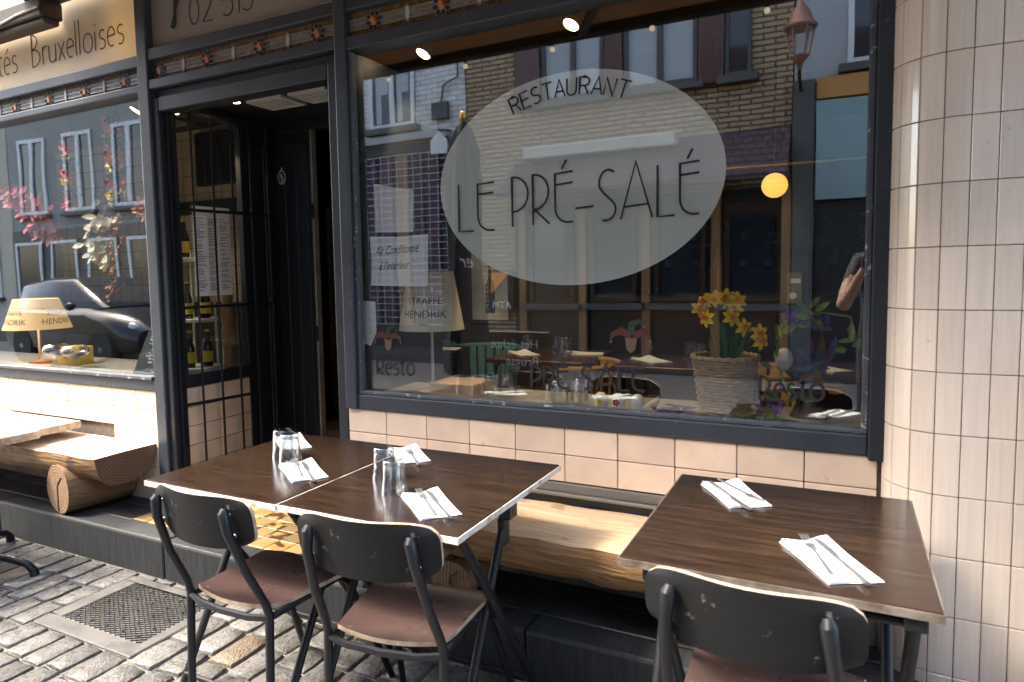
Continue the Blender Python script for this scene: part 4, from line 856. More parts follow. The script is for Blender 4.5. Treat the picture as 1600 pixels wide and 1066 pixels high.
# ---------------- lamps with printed conical shades
M['shade'] = mat('cream_lamp_shade', (0.66, 0.58, 0.44), 0.8, var=0.08, scale=4); M['brown_ink'] = mat('brown_print', (0.05, 0.035, 0.03), 0.7)
M['shade_lit'] = glow('lit_cream_lamp_shade', (0.80, 0.50, 0.22), 0.08); M['warmwood'] = mat('light_wood', (0.42, 0.24, 0.11), 0.5, scale=4, stretch=(10, 10, 1), col2=(0.32, 0.17, 0.08))
def lamp(cx, cy_, zb, zt, rb, rt, base_z, label, shade, face, lines):
    t = thing('table_lamp', label, 'lamp', (cx, cy_, base_z), 'printed lamps in the windows')
    sh = G().lathe([(rb, zb), (rt, zt), (rt-0.002, zt), (rb-0.002, zb+0.001)], (cx, cy_, 0), 40, cap=(False, False)).build('lamp_shade', shade, t, smooth=True)
    G().tube([(cx, cy_, base_z), (cx, cy_, zt-0.03)], 0.007, 8).build('stem', M['white'], t)
    G().lathe([(0.07, 0), (0.07, 0.012), (0.02, 0.02), (0.01, 0.03)], (cx, cy_, base_z), 24).build('base', M['warmwood'], t, smooth=True)
    def on(u, w):   # u along the rim, w height
        r_ = rb+(rt-rb)*(w-zb)/(zt-zb)+0.0012; a = face+u/r_; return (cx+r_*cos(a), cy_+r_*sin(a), w)
    for body, size, z, off in lines: text_on(body, size, lambda x, y: on(x+off, z+y), sh, M['brown_ink'], align='CENTER')
    return t
lamp(0.105, 0.22, 1.145, 1.408, 0.150, 0.104, 0.8523, 'cream table lamp with printed shade behind the paper notes', M['shade'], -pi/2+0.28, [('STRAFFE', 0.044, 1.265, 0), ('HENDRIK', 0.05, 1.205, 0), ('TRIPEL', 0.016, 1.172, 0)])
lamp(-3.02, 0.25, 1.085, 1.285, 0.205, 0.135, 0.8523, 'lit cream table lamp with printed shade at the left edge of the side window', M['shade_lit'], -pi/2+0.75, [('STRAFFE', 0.045, 1.18, -0.12), ('HENDRIK', 0.052, 1.12, -0.12), ('STRAFFE', 0.045, 1.18, 0.19), ('HENDRIK', 0.052, 1.12, 0.19)])
# wooden box under the lamp
M['box'] = mat('pale_wooden_box', (0.50, 0.32, 0.18), 0.6, scale=4, stretch=(1, 10, 10), col2=(0.40, 0.24, 0.13))
bx_ = G().box(0.14, 0.36, 0.13, 0.33, 0.8523, 0.915).build('wooden_box', M['box'], bevel=0.003); tag(bx_, 'pale wooden box lying on the counter beside the lamp', 'box')
# ---------------- papers taped inside the glass
M['paper'] = mat('white_paper', (0.86, 0.85, 0.85), 0.8, var=0.05, scale=5); M['pencil'] = mat('pencil_grey', (0.14, 0.14, 0.15), 0.8)
def sheet(name, pts, y, label, cat='paper', m='paper', group='papers taped in the window'):
    n = len(pts); g = G().prism(pts, lambda p: (p[0], y, p[1]), lambda p: (p[0], y+0.0007, p[1])); o = g.build(name, M[m]); tag(o, label, cat, group); return o
sheet('blank_sheet', [(-0.062, 1.585), (0.132, 1.577), (0.138, 1.754), (-0.064, 1.796)], 0.041, 'blank white sheet with slanted top, above the handwritten note')
nt_ = sheet('handwritten_note', [(-0.094, 1.352), (0.05, 1.347), (0.202, 1.344), (0.205, 1.45), (0.210, 1.566), (0.06, 1.560), (-0.092, 1.568), (-0.088, 1.46)], 0.0385, 'white note with handwritten words about air conditioning')
text_on('Air Conditionné', 0.042, lambda x, y: (-0.066+x*0.80, 0.0380, 1.485+y*1.25+x*0.03), nt_, M['pencil'], shear=0.5, bold=0.0006)
text_on("à l'intérieur", 0.042, lambda x, y: (-0.050+x*0.80, 0.0380, 1.418+y*1.25+x*0.03), nt_, M['pencil'], shear=0.5, bold=0.0006)
sheet('paper_tag', [(-0.151, 1.094), (-0.109, 1.080), (-0.075, 1.142), (-0.077, 1.279), (-0.147, 1.284)], 0.041, 'narrow white paper tag with pointed end beside the frame')
ms = G().box(-1.4045, -1.4040, 0.20, 0.46, 1.30, 1.80).build('menu_sheet', M['paper']); tag(ms, 'large printed menu sheet taped behind the iron gate', 'menu', 'papers taped in the window')
g = G(); rr = random.Random(5)
for c in range(3):
    z = 1.73
    while z > 1.33:
        L_ = rr.uniform(0.03, 0.07); g.box(-1.4036, -1.4033, 0.215+0.083*c, 0.215+0.083*c+L_, z, z+0.0035); z -= rr.choice((0.009, 0.009, 0.016))
g.build('printed_line', M['pencil'], ms, fix=False)
text_on('RESTAURANT', 0.02, lambda x, y: (-1.4035, 0.26+x, 1.765+y), ms, M['pencil'])
# ---------------- basket of daffodils
M['wicker'] = mat('pale_wicker', (0.46, 0.30, 0.165), 0.6, var=0.4, scale=40, objvar=0.0); M['leafg'] = mat('daffodil_leaf', (0.06, 0.13, 0.045), 0.5, var=0.3, scale=20)
M['yellow'] = mat('daffodil_yellow', (0.85, 0.60, 0.03), 0.55); M['orange'] = mat('daffodil_trumpet', (0.80, 0.25, 0.02), 0.55)
bk = thing('flower_basket', 'wicker basket of yellow daffodils standing in the large window', 'flower basket', (1.383, 0.17, 0.8523))
bc = Vector((1.383, 0.17, 0.8523))
def brad(z): return 0.080+0.030*(z/0.215)
g = G()
for k in range(19):
    z = 0.008+0.0112*k; n = 44; ph_ = (k % 2)*pi
    g.tube([(bc.x+(brad(z)+0.0045*sin(11*a+ph_))*cos(a), bc.y+(brad(z)+0.0045*sin(11*a+ph_))*sin(a), bc.z+z) for a in [2*pi*i/n for i in range(n)]], 0.0056, 5, closed=True)
g.build('woven_wall', M['wicker'], bk, smooth=True, fix=False)
g = G()
for k in range(22): a = 2*pi*k/22; g.tube([(bc.x+brad(0)*cos(a), bc.y+brad(0)*sin(a), bc.z), (bc.x+brad(0.22)*cos(a), bc.y+brad(0.22)*sin(a), bc.z+0.222)], 0.004, 5)
g.lathe([(0.078, 0.0), (0.078, 0.006), (0.09, 0.16), (0.06, 0.165)], bc, 24); g.build('stakes', M['wicker'], bk)
G().tube([(bc.x+(0.113+0.002*sin(24*a))*cos(a), bc.y+(0.113+0.002*sin(24*a))*sin(a), bc.z+0.224+0.003*cos(24*a)) for a in [2*pi*i/72 for i in range(72)]], 0.008, 6, closed=True).build('rim', M['wicker'], bk, smooth=True)
fr_ = random.Random(11)
heads = [(-0.085, 0.40), (-0.058, 0.365), (-0.03, 0.435), (0.005, 0.44), (0.035, 0.405), (0.028, 0.37), (0.068, 0.335), (-0.07, 0.425), (0.015, 0.42), (0.118, 0.315), (0.122, 0.285), (0.045, 0.43)]
for i, (dx_, dz_) in enumerate(heads):
    dy_ = fr_.uniform(-0.05, 0.02); h = bc+Vector((dx_, dy_, dz_)); st = bc+Vector((dx_*0.25+fr_.uniform(-.02, .02), dy_*0.3, 0.17))
    G().tube([st, st.lerp(h, 0.5)+Vector((-dx_*0.15, 0, 0.02)), h+Vector((0, 0.012, -0.006)), h], [0.0035, 0.003, 0.003, 0.002], 6).build('stem', M['leafg'], bk, smooth=True)
    ax = Vector((fr_.uniform(-0.6, 0.6)+dx_*3, -1, fr_.uniform(-0.2, 0.3))).normalized(); q = ax.to_track_quat('Z', 'Y'); g = G()
    for k in range(6):
        a = 2*pi*k/6+fr_.uniform(-.1, .1); P = [(0, 0, 0), (0.010, 0.013, 0.003), (0.008, 0.026, 0.001), (0, 0.036, -0.004), (-0.008, 0.026, 0.001), (-0.010, 0.013, 0.003)]
        W = [h+q @ Vector((p[0]*cos(a)-p[1]*sin(a), p[0]*sin(a)+p[1]*cos(a), p[2])) for p in P]; g.add(W, [(0, 1, 2, 3), (0, 3, 4, 5)], 0)
    g.lathe([(0.007, 0), (0.008, 0.010), (0.0115, 0.018), (0.009, 0.016), (0.004, 0.006)], h, 12, mi=1, axis=ax, cap=(False, True)); g.build('daffodil', [M['yellow'], M['orange']], bk, fix=False)
for i in range(34):
    a = fr_.uniform(0, 2*pi); r_ = fr_.uniform(0.0, 0.055); o_ = bc+Vector((r_*cos(a), r_*sin(a), 0.165)); tip = o_+Vector((fr_.uniform(-.07, .07), fr_.uniform(-.05, .03), fr_.uniform(0.12, 0.23))); mid = o_.lerp(tip, 0.55)+Vector((0, 0, 0.02)); w = Vector((0.0055, 0.002, 0))
    G().add([o_-w, o_+w, mid+w*1.1, mid-w*1.1, tip], [(0, 1, 2, 3), (3, 2, 4)]).build('leaf', M['leafg'], bk, fix=False)
# ---------------- egg shakers, lavender, garland of leaves
M['china'] = mat('white_china', (0.74, 0.71, 0.64), 0.2, var=0.04, scale=10)
for i, xx in enumerate((0.925, 0.994, 1.070)):
    t = thing('egg_shaker', ['egg-shaped white shaker with a painted yellow flower, leftmost of three', 'egg-shaped white shaker with a painted red flower, middle of three', 'plain white shaker, rightmost of three next to the lavender'][i], 'shaker', (xx, 0.14, 0.8523), 'egg shakers on the window counter', world=False)
    G().lathe([(0.018, 0), (0.026, 0.012), (0.029, 0.028), (0.026, 0.048), (0.018, 0.062), (0.008, 0.069)], (0, 0, 0), 20).build('body', M['china'], t, smooth=True)
    if i < 2:
        g = G()
        for k in range(5): a = 2*pi*k/5; g.ball((0.009*cos(a), -0.0285, 0.036+0.009*sin(a)), 0.0055, 8, 5, sc=(1, 0.3, 1), mi=0)
        g.ball((0, -0.029, 0.036), 0.005, 8, 5, sc=(1, 0.4, 1), mi=1); g.bar((0, -0.028, 0.028), (0.002, -0.0275, 0.012), 0.002, 0.001, mi=2); g.build('painted_flower', [M['yellow'] if i == 0 else M['redg'], M['orange'], M['leafg']], t, fix=False)
    G().lathe([(0.004, 0.069), (0.0035, 0.072), (0.001, 0.0735)], (0, 0, 0), 10).build('holes_cap', M['ink'], t)
M['lav'] = mat('dried_lavender', (0.13, 0.07, 0.21), 0.8, var=0.4, scale=40); M['purple'] = mat('purple_tinsel', (0.24, 0.13, 0.42), 0.4, var=0.4, scale=30); M['limeleaf'] = mat('lime_silk_leaf', (0.22, 0.32, 0.05), 0.5, var=0.35, scale=25)
lv = thing('lavender_bundle', 'small bundle of dried purple lavender lying on the counter', 'dried flowers', (1.19, 0.15, 0.8523)); fl = random.Random(2)
for k in range(40):
    a = Vector((1.12+fl.uniform(0, 0.13), 0.12+fl.uniform(0, 0.07), 0.858+fl.uniform(0, 0.022))); d = Vector((fl.uniform(0.02, 0.05), fl.uniform(-.01, .01), fl.uniform(-.004, .006)))
    G().tube([a, a+d*0.5, a+d], [0.0022, 0.0042, 0.0015], 5).build('sprig', M['lav'], lv)
gl_ = thing('silk_garland', 'purple silk flower garland with lime leaves in the right corner of the large window', 'garland', (1.65, 0.2, 0.8523)); fg = random.Random(8)
vine = [(1.50, 0.13, 0.90), (1.56, 0.15, 0.885), (1.60, 0.2, 0.94), (1.55, 0.24, 1.05), (1.56, 0.2, 1.17), (1.62, 0.16, 1.225), (1.70, 0.14, 1.24), (1.78, 0.12, 1.23), (1.80, 0.13, 1.15)]
G().tube(vine, 0.004, 6).build('vine', M['limeleaf'], gl_, smooth=True)
def leaf(g, p, d, n_, L_, w):
    d = Vector(d).normalized(); n_ = Vector(n_); s_ = d.cross(n_).normalized(); n_ = s_.cross(d); p = Vector(p)
    V = [p, p+d*L_*0.35+s_*w*0.5+n_*0.002, p+d*L_*0.7+s_*w*0.38, p+d*L_, p+d*L_*0.7-s_*w*0.38, p+d*L_*0.35-s_*w*0.5+n_*0.002, p+d*L_*0.4-n_*0.004]
    g.add(V, [(0, 1, 6), (1, 2, 6), (2, 3, 6), (3, 4, 6), (4, 5, 6), (5, 0, 6)])
for k in range(34):
    b_ = Vector(vine[fg.randrange(len(vine))])+Vector((fg.uniform(-.05, .05), fg.uniform(-.02, .02), fg.uniform(-.03, .03))); g = G()
    leaf(g, b_, (fg.uniform(-1, 1), fg.uniform(-.4, .1), fg.uniform(-.6, .8)), (0, -1, 0.3), fg.uniform(0.04, 0.065), fg.uniform(0.018, 0.028)); g.build('leaf', M['limeleaf'], gl_, fix=False)
for k, c in enumerate([(1.60, 0.14, 1.225), (1.655, 0.15, 1.215), (1.56, 0.13, 0.915), (1.52, 0.15, 0.90), (1.70, 0.16, 1.20)]):
    g = G()
    for q in range(16): leaf(g, c, (fg.uniform(-1, 1), fg.uniform(-.8, .2), fg.uniform(-1, 1)), (0, -1, 0), fg.uniform(0.025, 0.045), 0.02)
    g.build('blossom', M['purple'], gl_, fix=False)
mk = thing('carnival_figure', 'blue and orange feathered carnival decoration behind the garland', 'decoration', (1.66, 0.3, 0.8523)); M['bluef'] = mat('blue_feather', (0.16, 0.20, 0.32), 0.6, var=0.6, scale=18); M['orf'] = mat('orange_feather', (0.42, 0.17, 0.04), 0.6, var=0.5, scale=18)
for k in range(46):
    g = G(); a = fg.uniform(0, pi); leaf(g, (1.66+fg.uniform(-.06, .06), 0.30+fg.uniform(-.04, .04), 0.97+fg.uniform(-.06, .08)), (cos(a), fg.uniform(-.5, .1), sin(a)-0.25), (0, -1, 0), fg.uniform(0.06, 0.13), 0.03); g.build('feather', M[('bluef', 'orf', 'purple', 'bluef')[k % 4]], mk, fix=False)
g = G(); g.ball((1.575, 0.24, 1.065), 0.036, 14, 10, sc=(0.85, 0.6, 1.15)); g.build('white_mask', M['china'], mk, smooth=True)
G().lathe([(0.07, 0), (0.05, 0.04), (0.03, 0.08)], (1.66, 0.30, 0.8523), 16).build('stand', M['ink'], mk)
# painted jesters on the glass
M['jr'] = mat('faded_red_paint', (0.08, 0.018, 0.018), 0.6); M['jg'] = mat('faded_green_paint', (0.012, 0.04, 0.022), 0.6); M['jf'] = mat('faded_skin_paint', (0.13, 0.085, 0.055), 0.6)
def hat(cx, cz, s_):
    g = G(); yy = 0.0290
    for mi, pl, w in ((0, [(0, 0), (-0.5, 0.25), (-0.95, 0.05), (-1.0, -0.25)], [0.34, 0.40, 0.22, 0.06]), (1, [(0, 0.1), (0.05, 0.6), (0.4, 0.75), (0.6, 0.55)], [0.36, 0.36, 0.22, 0.06]), (0, [(0.1, 0), (0.55, 0.2), (0.9, 0.0), (0.95, -0.2)], [0.34, 0.36, 0.2, 0.06])):
        n = len(pl); Lp = []; Rp = []
        for i in range(n):
            a = Vector(pl[max(i-1, 0)]); b_ = Vector(pl[min(i+1, n-1)]); d = (b_-a).normalized(); p = Vector(pl[i]); nn = Vector((-d.y, d.x))*w[i]/2; Lp.append(p+nn); Rp.append(p-nn)
        g.add([(cx+p.x*s_, yy-0.0004*mi, cz+p.y*s_) for p in Lp]+[(cx+p.x*s_, yy-0.0004*mi, cz+p.y*s_) for p in Rp], [(i, i+1, n+i+1, n+i) for i in range(n-1)], mi)
    for (bx, bz) in ((-1.0, -0.3), (0.65, 0.5), (0.95, -0.25)): g.prism([(cx+bx*s_+0.07*s_*cos(2*pi*i/10), cz+bz*s_+0.07*s_*sin(2*pi*i/10)) for i in range(10)], lambda p: (p[0], yy-0.001, p[1]), lambda p: (p[0], yy-0.0015, p[1]), 2)
    g.prism([(cx-0.28*s_, cz-0.1*s_), (cx+0.30*s_, cz-0.1*s_), (cx+0.22*s_, cz-0.65*s_), (cx, cz-0.85*s_), (cx-0.22*s_, cz-0.65*s_)], lambda p: (p[0], yy-0.0005, p[1]), lambda p: (p[0], yy-0.0012, p[1]), 2)
    return g.build('painted_jester', [M['jr'], M['jg'], M['jf']], bld, fix=False)
hat(1.075, 1.155, 0.075); hat(-0.005, 1.12, 0.07)
# ---------------- ceiling spots, brass rail, globe lamp
M['gold'] = mat('gold_spot_housing', (0.55, 0.33, 0.09), 0.3, 0.8); M['spotlit'] = glow('spot_lamp_glow', (1.0, 0.85, 0.62), 3)
tr_ = G().box(-0.1, 1.8, 0.40, 0.43, 2.555, 2.58).build('light_track', M['black']); tag(tr_, 'dark lighting track under the ceiling of the dining room', 'light track')
G().box(-0.1, -0.06, 0.40, 0.43, 2.5795, 2.62).build('hanger', M['black'], tr_); G().box(1.7, 1.74, 0.40, 0.43, 2.5795, 2.62).build('hanger', M['black'], tr_)
def spot(x, y, z, label, energy=0.0):
    t = thing('ceiling_spot', label, 'spotlight', (x, y, z+0.1), 'lit spots above the window displays'); ax = Vector((-0.30, -0.45, -0.85)).normalized(); c = Vector((x, y, z))
    G().tube([c+Vector((0, 0.0, 0.13)), c+Vector((0, 0, 0.06))], 0.008, 8).build('arm', M['black'], t); G().ball(c+Vector((0, 0, 0.055)), 0.018, 10, 6).build('knuckle', M['black'], t)
    G().lathe([(0.014, -0.055), (0.022, -0.045), (0.036, 0.0), (0.037, 0.012), (0.035, 0.012)], c, 20, axis=ax, cap=(True, False)).build('housing', M['gold'], t, smooth=True); G().lathe([(0.034, 0.004), (0.0335, 0.009)], c, 20, axis=ax).build('lamp_face', M['spotlit'], t)
    if energy:
        L = bpy.data.lights.new('spot_light', 'SPOT'); L.energy = energy; L.color = (1.0, 0.78, 0.5); L.spot_size = radians(95); L.shadow_soft_size = 0.03; o = bpy.data.objects.new('spot_light', L); COL.objects.link(o); o.location = c+ax*0.03; o.rotation_euler = Vector((0.1, 0.55, -1)).to_track_quat('-Z', 'Y').to_euler()
spot(-0.02, 0.415, 2.45, 'lit gold spotlight near the left top corner of the large window', 6); spot(0.72, 0.415, 2.45, 'lit gold spotlight above the middle of the oval sign', 6)
spot(-1.82, 0.20, 2.37, 'lit spotlight over the flag garlands in the side window', 3)
G().tube([(1.05, 1.5, 1.93), (2.6, 1.5, 1.925)], 0.014, 10).build('brass_rail', M['brass'], None, smooth=True); tag(bpy.data.objects['brass_rail'], 'polished brass rail hung across the dining room', 'rail')
g = G(); g.tube([(1.15, 1.5, 1.93), (1.15, 1.5, 2.62)], 0.005, 6); g.tube([(2.5, 1.5, 1.93), (2.5, 1.5, 2.62)], 0.005, 6); o = g.build('hanger', M['brass'], bpy.data.objects['brass_rail'])
gb_ = thing('globe_lamp', 'glowing round globe lamp hanging deep in the dining room', 'lamp', (1.40, 2.0, 2.6)); M['globe'] = glow('globe_glow', (1.0, 0.56, 0.13), 0.16)
G().ball((1.395, 2.0, 1.875), 0.072, 28, 18).build('globe', M['globe'], gb_, smooth=True); G().tube([(1.395, 2.0, 1.94), (1.395, 2.0, 2.62)], 0.006, 8).build('rod', M['brass'], gb_)
# ---------------- dining room furniture
M['teal'] = mat('teal_painted_chair', (0.08, 0.20, 0.22), 0.45, var=0.15, scale=5); M['mustard'] = mat('mustard_painted_chair', (0.46, 0.24, 0.05), 0.45, var=0.15, scale=5); M['tabled'] = mat('dark_red_table', (0.075, 0.03, 0.024), 0.25, var=0.3, scale=5)
def room_table(cx, cy_, w, d, label):
    t = thing('room_table', label, 'table', (cx, cy_, 0.172), 'set tables in the dining room')
    G().box(cx-w/2, cx+w/2, cy_-d/2, cy_+d/2, 0.900, 0.925).build('tabletop', M['tabled'], t, bevel=0.004)
    for sx in (-1, 1):
        for sy in (-1, 1): G().tube([(cx+sx*(w/2-0.05), cy_+sy*(d/2-0.05), 0.90), (cx+sx*(w/2-0.05), cy_+sy*(d/2-0.05), 0.172)], 0.016, 8).build('leg', M['black'], t)
def tub_chair(cx, cy_, rz, m, label):
    t = thing('tub_chair', label, 'chair', (cx, cy_, 0.172), 'coloured chairs in the dining room', world=False); t.rotation_euler = (0, 0, rz)
    G().lathe([(0.20, 0.44), (0.215, 0.45), (0.205, 0.465)], (0, 0, 0), 24).build('seat', m, t, smooth=True)
    pts_ = [(0.235*cos(a), 0.235*sin(a), 0.74) for a in [radians(-20+220*i/20) for i in range(21)]]
    G().tube(pts_, 0.014, 8).build('arm_rail', m, t, smooth=True)
    g = G()
    for i in range(9):
        a0 = radians(20+140*i/9); a1 = radians(20+140*(i+0.72)/9); q = []
        for a in (a0, a1): q += [(0.232*cos(a), 0.232*sin(a)), (0.224*cos(a), 0.224*sin(a))]
        g.prism([q[0], q[2], q[3], q[1]], lambda p: (p[0]*0.9, p[1]*0.9, 0.455), lambda p: (p[0], p[1], 0.735))
    g.build('back_slats', m, t)
    for a in (-20, 200): G().tube([(0.235*cos(radians(a)), 0.235*sin(radians(a)), 0.74), (0.225*cos(radians(a)), 0.225*sin(radians(a))-0.02, 0.45), (0.24*cos(radians(a)), 0.24*sin(radians(a))-0.05, 0)], 0.014, 8).build('leg', m, t, smooth=True)
    for a in (50, 130): G().tube([(0.19*cos(radians(a)), 0.19*sin(radians(a)), 0.45), (0.25*cos(radians(a)), 0.27*sin(radians(a)), 0)], 0.014, 8).build('leg', m, t, smooth=True)
RT_ = [((0.30, 1.22, 0.56, 0.6), 'dark set table by the mustard chair inside the large window'), ((-0.62, 1.20, 0.5, 0.55), 'dark set table between the teal chairs inside'), ((1.05, 1.15, 0.62, 0.55), 'dark set table behind the daffodil basket'), ((1.85, 1.10, 0.6, 0.55), 'dark set table in the right corner of the dining room')]
for a, lab in RT_: room_table(*a, lab)
tub_chair(0.52, 0.98, -1.2, M['mustard'], 'mustard yellow tub chair at an inside table'); tub_chair(-0.80, 1.55, 0.4, M['teal'], 'teal tub chair near the door side of the dining room'); tub_chair(-0.28, 1.50, -0.2, M['teal'], 'teal tub chair half hidden behind the dark parasol reflection'); tub_chair(1.42, 1.00, -1.0, M['mustard'], 'mustard tub chair behind the flower basket')
ri = random.Random(4); gi = 0
for (cx, cy_, w, d), lab in RT_:
    for q, (dx_, dy_) in enumerate(((0.02, 0.05), (0.085, -0.01), (-0.2, 0.1))[:2 if gi % 2 else 3]):
        o = tum.copy(); COL.objects.link(o); o.location = (cx+dx_, cy_+dy_, 0.9255); o.rotation_euler = (0, 0, gi); tag(o, ['left', 'right', 'far'][q]+' upturned tumbler on the '+lab, 'glass', 'tumblers on the inside tables')
    for q, sx in enumerate((-0.16, 0.17)):
        o = nap.copy(); COL.objects.link(o); o.location = (cx+sx, cy_-0.05+0.1*q, 0.9255); o.rotation_euler = (0, 0, 0.8+q); tag(o, ['left', 'right'][q]+' folded napkin on the '+lab, 'napkin', 'napkins on the inside tables')
    gi += 1
for q, (xx, yy) in enumerate(((0.42, 0.20), (0.49, 0.22), (0.74, 0.17), (0.82, 0.19))):
    o = tum.copy(); COL.objects.link(o); o.location = (xx, yy, 0.8525); tag(o, 'upturned tumbler on the window counter, number %s from the wooden box' % ('one', 'two', 'three', 'four')[q], 'glass', 'tumblers on the window counter')
# bar, posts and shelves at the back of the room
bar_ = thing('bar_counter', 'dark wooden bar counter across the back of the dining room', 'bar counter', (1.0, 3.4, 0.172))
G().box(-0.6, 3.0, 3.2, 3.7, 0.172, 1.14).build('counter_front', M['woodd'], bar_); G().box(-0.65, 3.05, 3.12, 3.75, 1.14, 1.18).build('counter_top', M['woodd'], bar_, bevel=0.005)
for i, (xx, m_, w, lab) in enumerate(((0.83, 'woodp', 0.05, 'warm wooden post left behind the bar'), (1.345, 'woodp', 0.07, 'warm wooden post right behind the bar'))):
    p_ = G().box(xx-w/2, xx+w/2, 3.76, 3.82, 0.172, 2.62).build('wooden_post', M[m_], None, bevel=0.004); tag(p_, lab, 'post', 'posts behind the bar')
pc = G().box(1.40, 1.57, 2.5, 2.62, 0.172, 2.62).build('grey_column', M['navy'], None, bevel=0.006); tag(pc, 'grey painted column with a sticker covered box in the dining room', 'column')
G().box(1.44, 1.53, 2.47, 2.4995, 1.16, 1.36).build('sticker_box', M['metal'], pc, bevel=0.004); G().lathe([(0.022, 0), (0.022, 0.002)], (1.475, 2.469, 1.21), 14, axis=(0, -1, 0)).box(1.46, 1.52, 2.467, 2.4695, 1.29, 1.32).build('sticker', M['paper'], pc)
sh_ = thing('back_bar_shelves', 'tall back bar shelf full of dark bottles', 'shelf', (0.2, 4.9, 0.172))
for z in (1.35, 1.62, 1.89): G().box(-0.7, 3.1, 4.85, 5.15, z, z+0.025).build('shelf_board', M['woodd'], sh_)
for x in (-0.7, 0.5, 1.8, 3.07): G().box(x, x+0.03, 4.86, 5.15, 0.172, 2.3).build('upright', M['woodd'], sh_)
M['bot1'] = mat('brown_bottle_glass', (0.02, 0.011, 0.006), 0.08); M['bot2'] = mat('green_bottle_glass', (0.012, 0.035, 0.016), 0.08); M['lab1'] = mat('yellow_bottle_label', (0.72, 0.50, 0.04), 0.6); M['lab2'] = mat('pale_bottle_label', (0.55, 0.5, 0.42), 0.6)
def bottle(loc, label, m, lm, s_=1.0, group='bottles behind the bar'):
    t = thing('bottle', label, 'bottle', loc, group, world=False); t.scale = (s_, s_, s_)
    G().lathe([(0.030, 0), (0.033, 0.006), (0.033, 0.115), (0.028, 0.14), (0.014, 0.175), (0.0125, 0.22), (0.015, 0.222), (0.015, 0.232)], (0, 0, 0), 16).build('body', m, t, smooth=True)
    G().lathe([(0.0335, 0.03), (0.0335, 0.10)], (0, 0, 0), 16, cap=(False, False)).build('label', lm, t, smooth=True); G().lathe([(0.0158, 0.222), (0.0158, 0.236)], (0, 0, 0), 12).build('cap', lm, t); return t
b0 = None; kk = 0
for z in (1.376, 1.646):
    for i in range(15):
        xx = -0.6+i*0.25+ri.uniform(-.05, .05)
        if b0 is None: b0 = bottle((xx, 4.95, z), '', M['bot1'], M['lab2']); c = b0
        else: c = copy_tree(b0); c.location = (xx, 4.95, z); c.scale = (1.0, 1.0, ri.uniform(0.9, 1.25))
        c['label'] = 'dark bottle on the %s shelf of the back bar, number %s from the left' % ('lower' if z < 1.5 else 'upper', ('one two three four five six seven eight nine ten eleven twelve thirteen fourteen fifteen'.split())[i])
po = thing('framed_poster', 'framed poster with a dark bottle on the dining room wall', 'picture', (-0.36, 2.38, 1.0)); G().box(-0.85, -0.48, 2.36, 2.385, 1.0, 1.60).build('frame', M['woodd'], po, bevel=0.004); G().box(-0.82, -0.51, 2.355, 2.3595, 1.03, 1.57).build('print', mat('pale_poster_print', (0.42, 0.45, 0.46), 0.4, var=0.4, scale=8), po)
G().prism([(-0.70, 1.08), (-0.62, 1.08), (-0.62, 1.30), (-0.645, 1.36), (-0.645, 1.47), (-0.675, 1.47), (-0.675, 1.36), (-0.70, 1.30)], lambda p: (p[0], 2.3545, p[1]), lambda p: (p[0], 2.3535, p[1])).build('printed_bottle', M['ink'], po)
pw_ = G().box(-0.95, 0.10, 2.386, 2.45, 0.172, 2.62).build('interior_wall_partition', M['wallin']); struct(pw_)
cv = G().box(1.55, 3.2, 3.9, 4.0, 2.05, 2.60).build('amber_cove', M['amberw']); tag(cv, 'bulkhead with amber light in its colour over the bar on the right', 'wall panel')
# ---------------- left window: shelf with bottles behind the gate
et = thing('corner_shelf', 'white metal corner shelf holding beer bottles behind the gate', 'shelf', (-1.62, 0.36, 0.8523)); M['whitem'] = mat('white_lacquer', (0.62, 0.59, 0.52), 0.4, var=0.1, scale=8)
for z in (0.860, 1.145, 1.50): G().lathe([(0.13, z), (0.135, z+0.004), (0.135, z+0.018), (0.13, z+0.02)], (-1.62, 0.36, 0), 28).build('shelf_tray', M['whitem'], et, smooth=True)
for k in range(3):
    a = 0.4+2*pi*k/3; G().tube([(-1.62+0.13*cos(a), 0.36+0.13*sin(a), 0.8523), (-1.62+0.125*cos(a), 0.36+0.125*sin(a), 1.56)], 0.007, 8).build('leg', M['whitem'], et)
bi = 0
for z, zt_ in ((0.8805, 'bottom'), (1.1655, 'middle'), (1.5205, 'top')):
    for i, (dx_, dy_) in enumerate(((0.03, -0.075), (-0.045, -0.07), (0.07, 0.02))):
        c = bottle((-1.62+dx_, 0.36+dy_, z), ('front', 'left', 'back')[i]+' dark beer bottle with yellow label on the '+zt_+' tray of the corner shelf', M['bot1'], M['lab1'], 0.92, 'yellow labelled beer bottles')
pepper = G().lathe([(0.05, 0), (0.05, 0.03), (0.035, 0.06), (0.045, 0.12), (0.048, 0.2), (0.034, 0.27), (0.05, 0.31), (0.05, 0.35), (0.03, 0.40), (0.042, 0.46), (0.02, 0.50)], (-1.50, 0.50, 0.8523), 22).build('turned_post', M['warmwood'], None, smooth=True); tag(pepper, 'tall turned brown wooden post beside the beer bottles', 'ornament')
pcx = G().box(-2.95, -2.45, 1.565, 1.5845, 2.15, 2.58).build('dark_picture', M['ink'], None); tag(pcx, 'dark picture high on the cream tiled wall inside', 'picture')
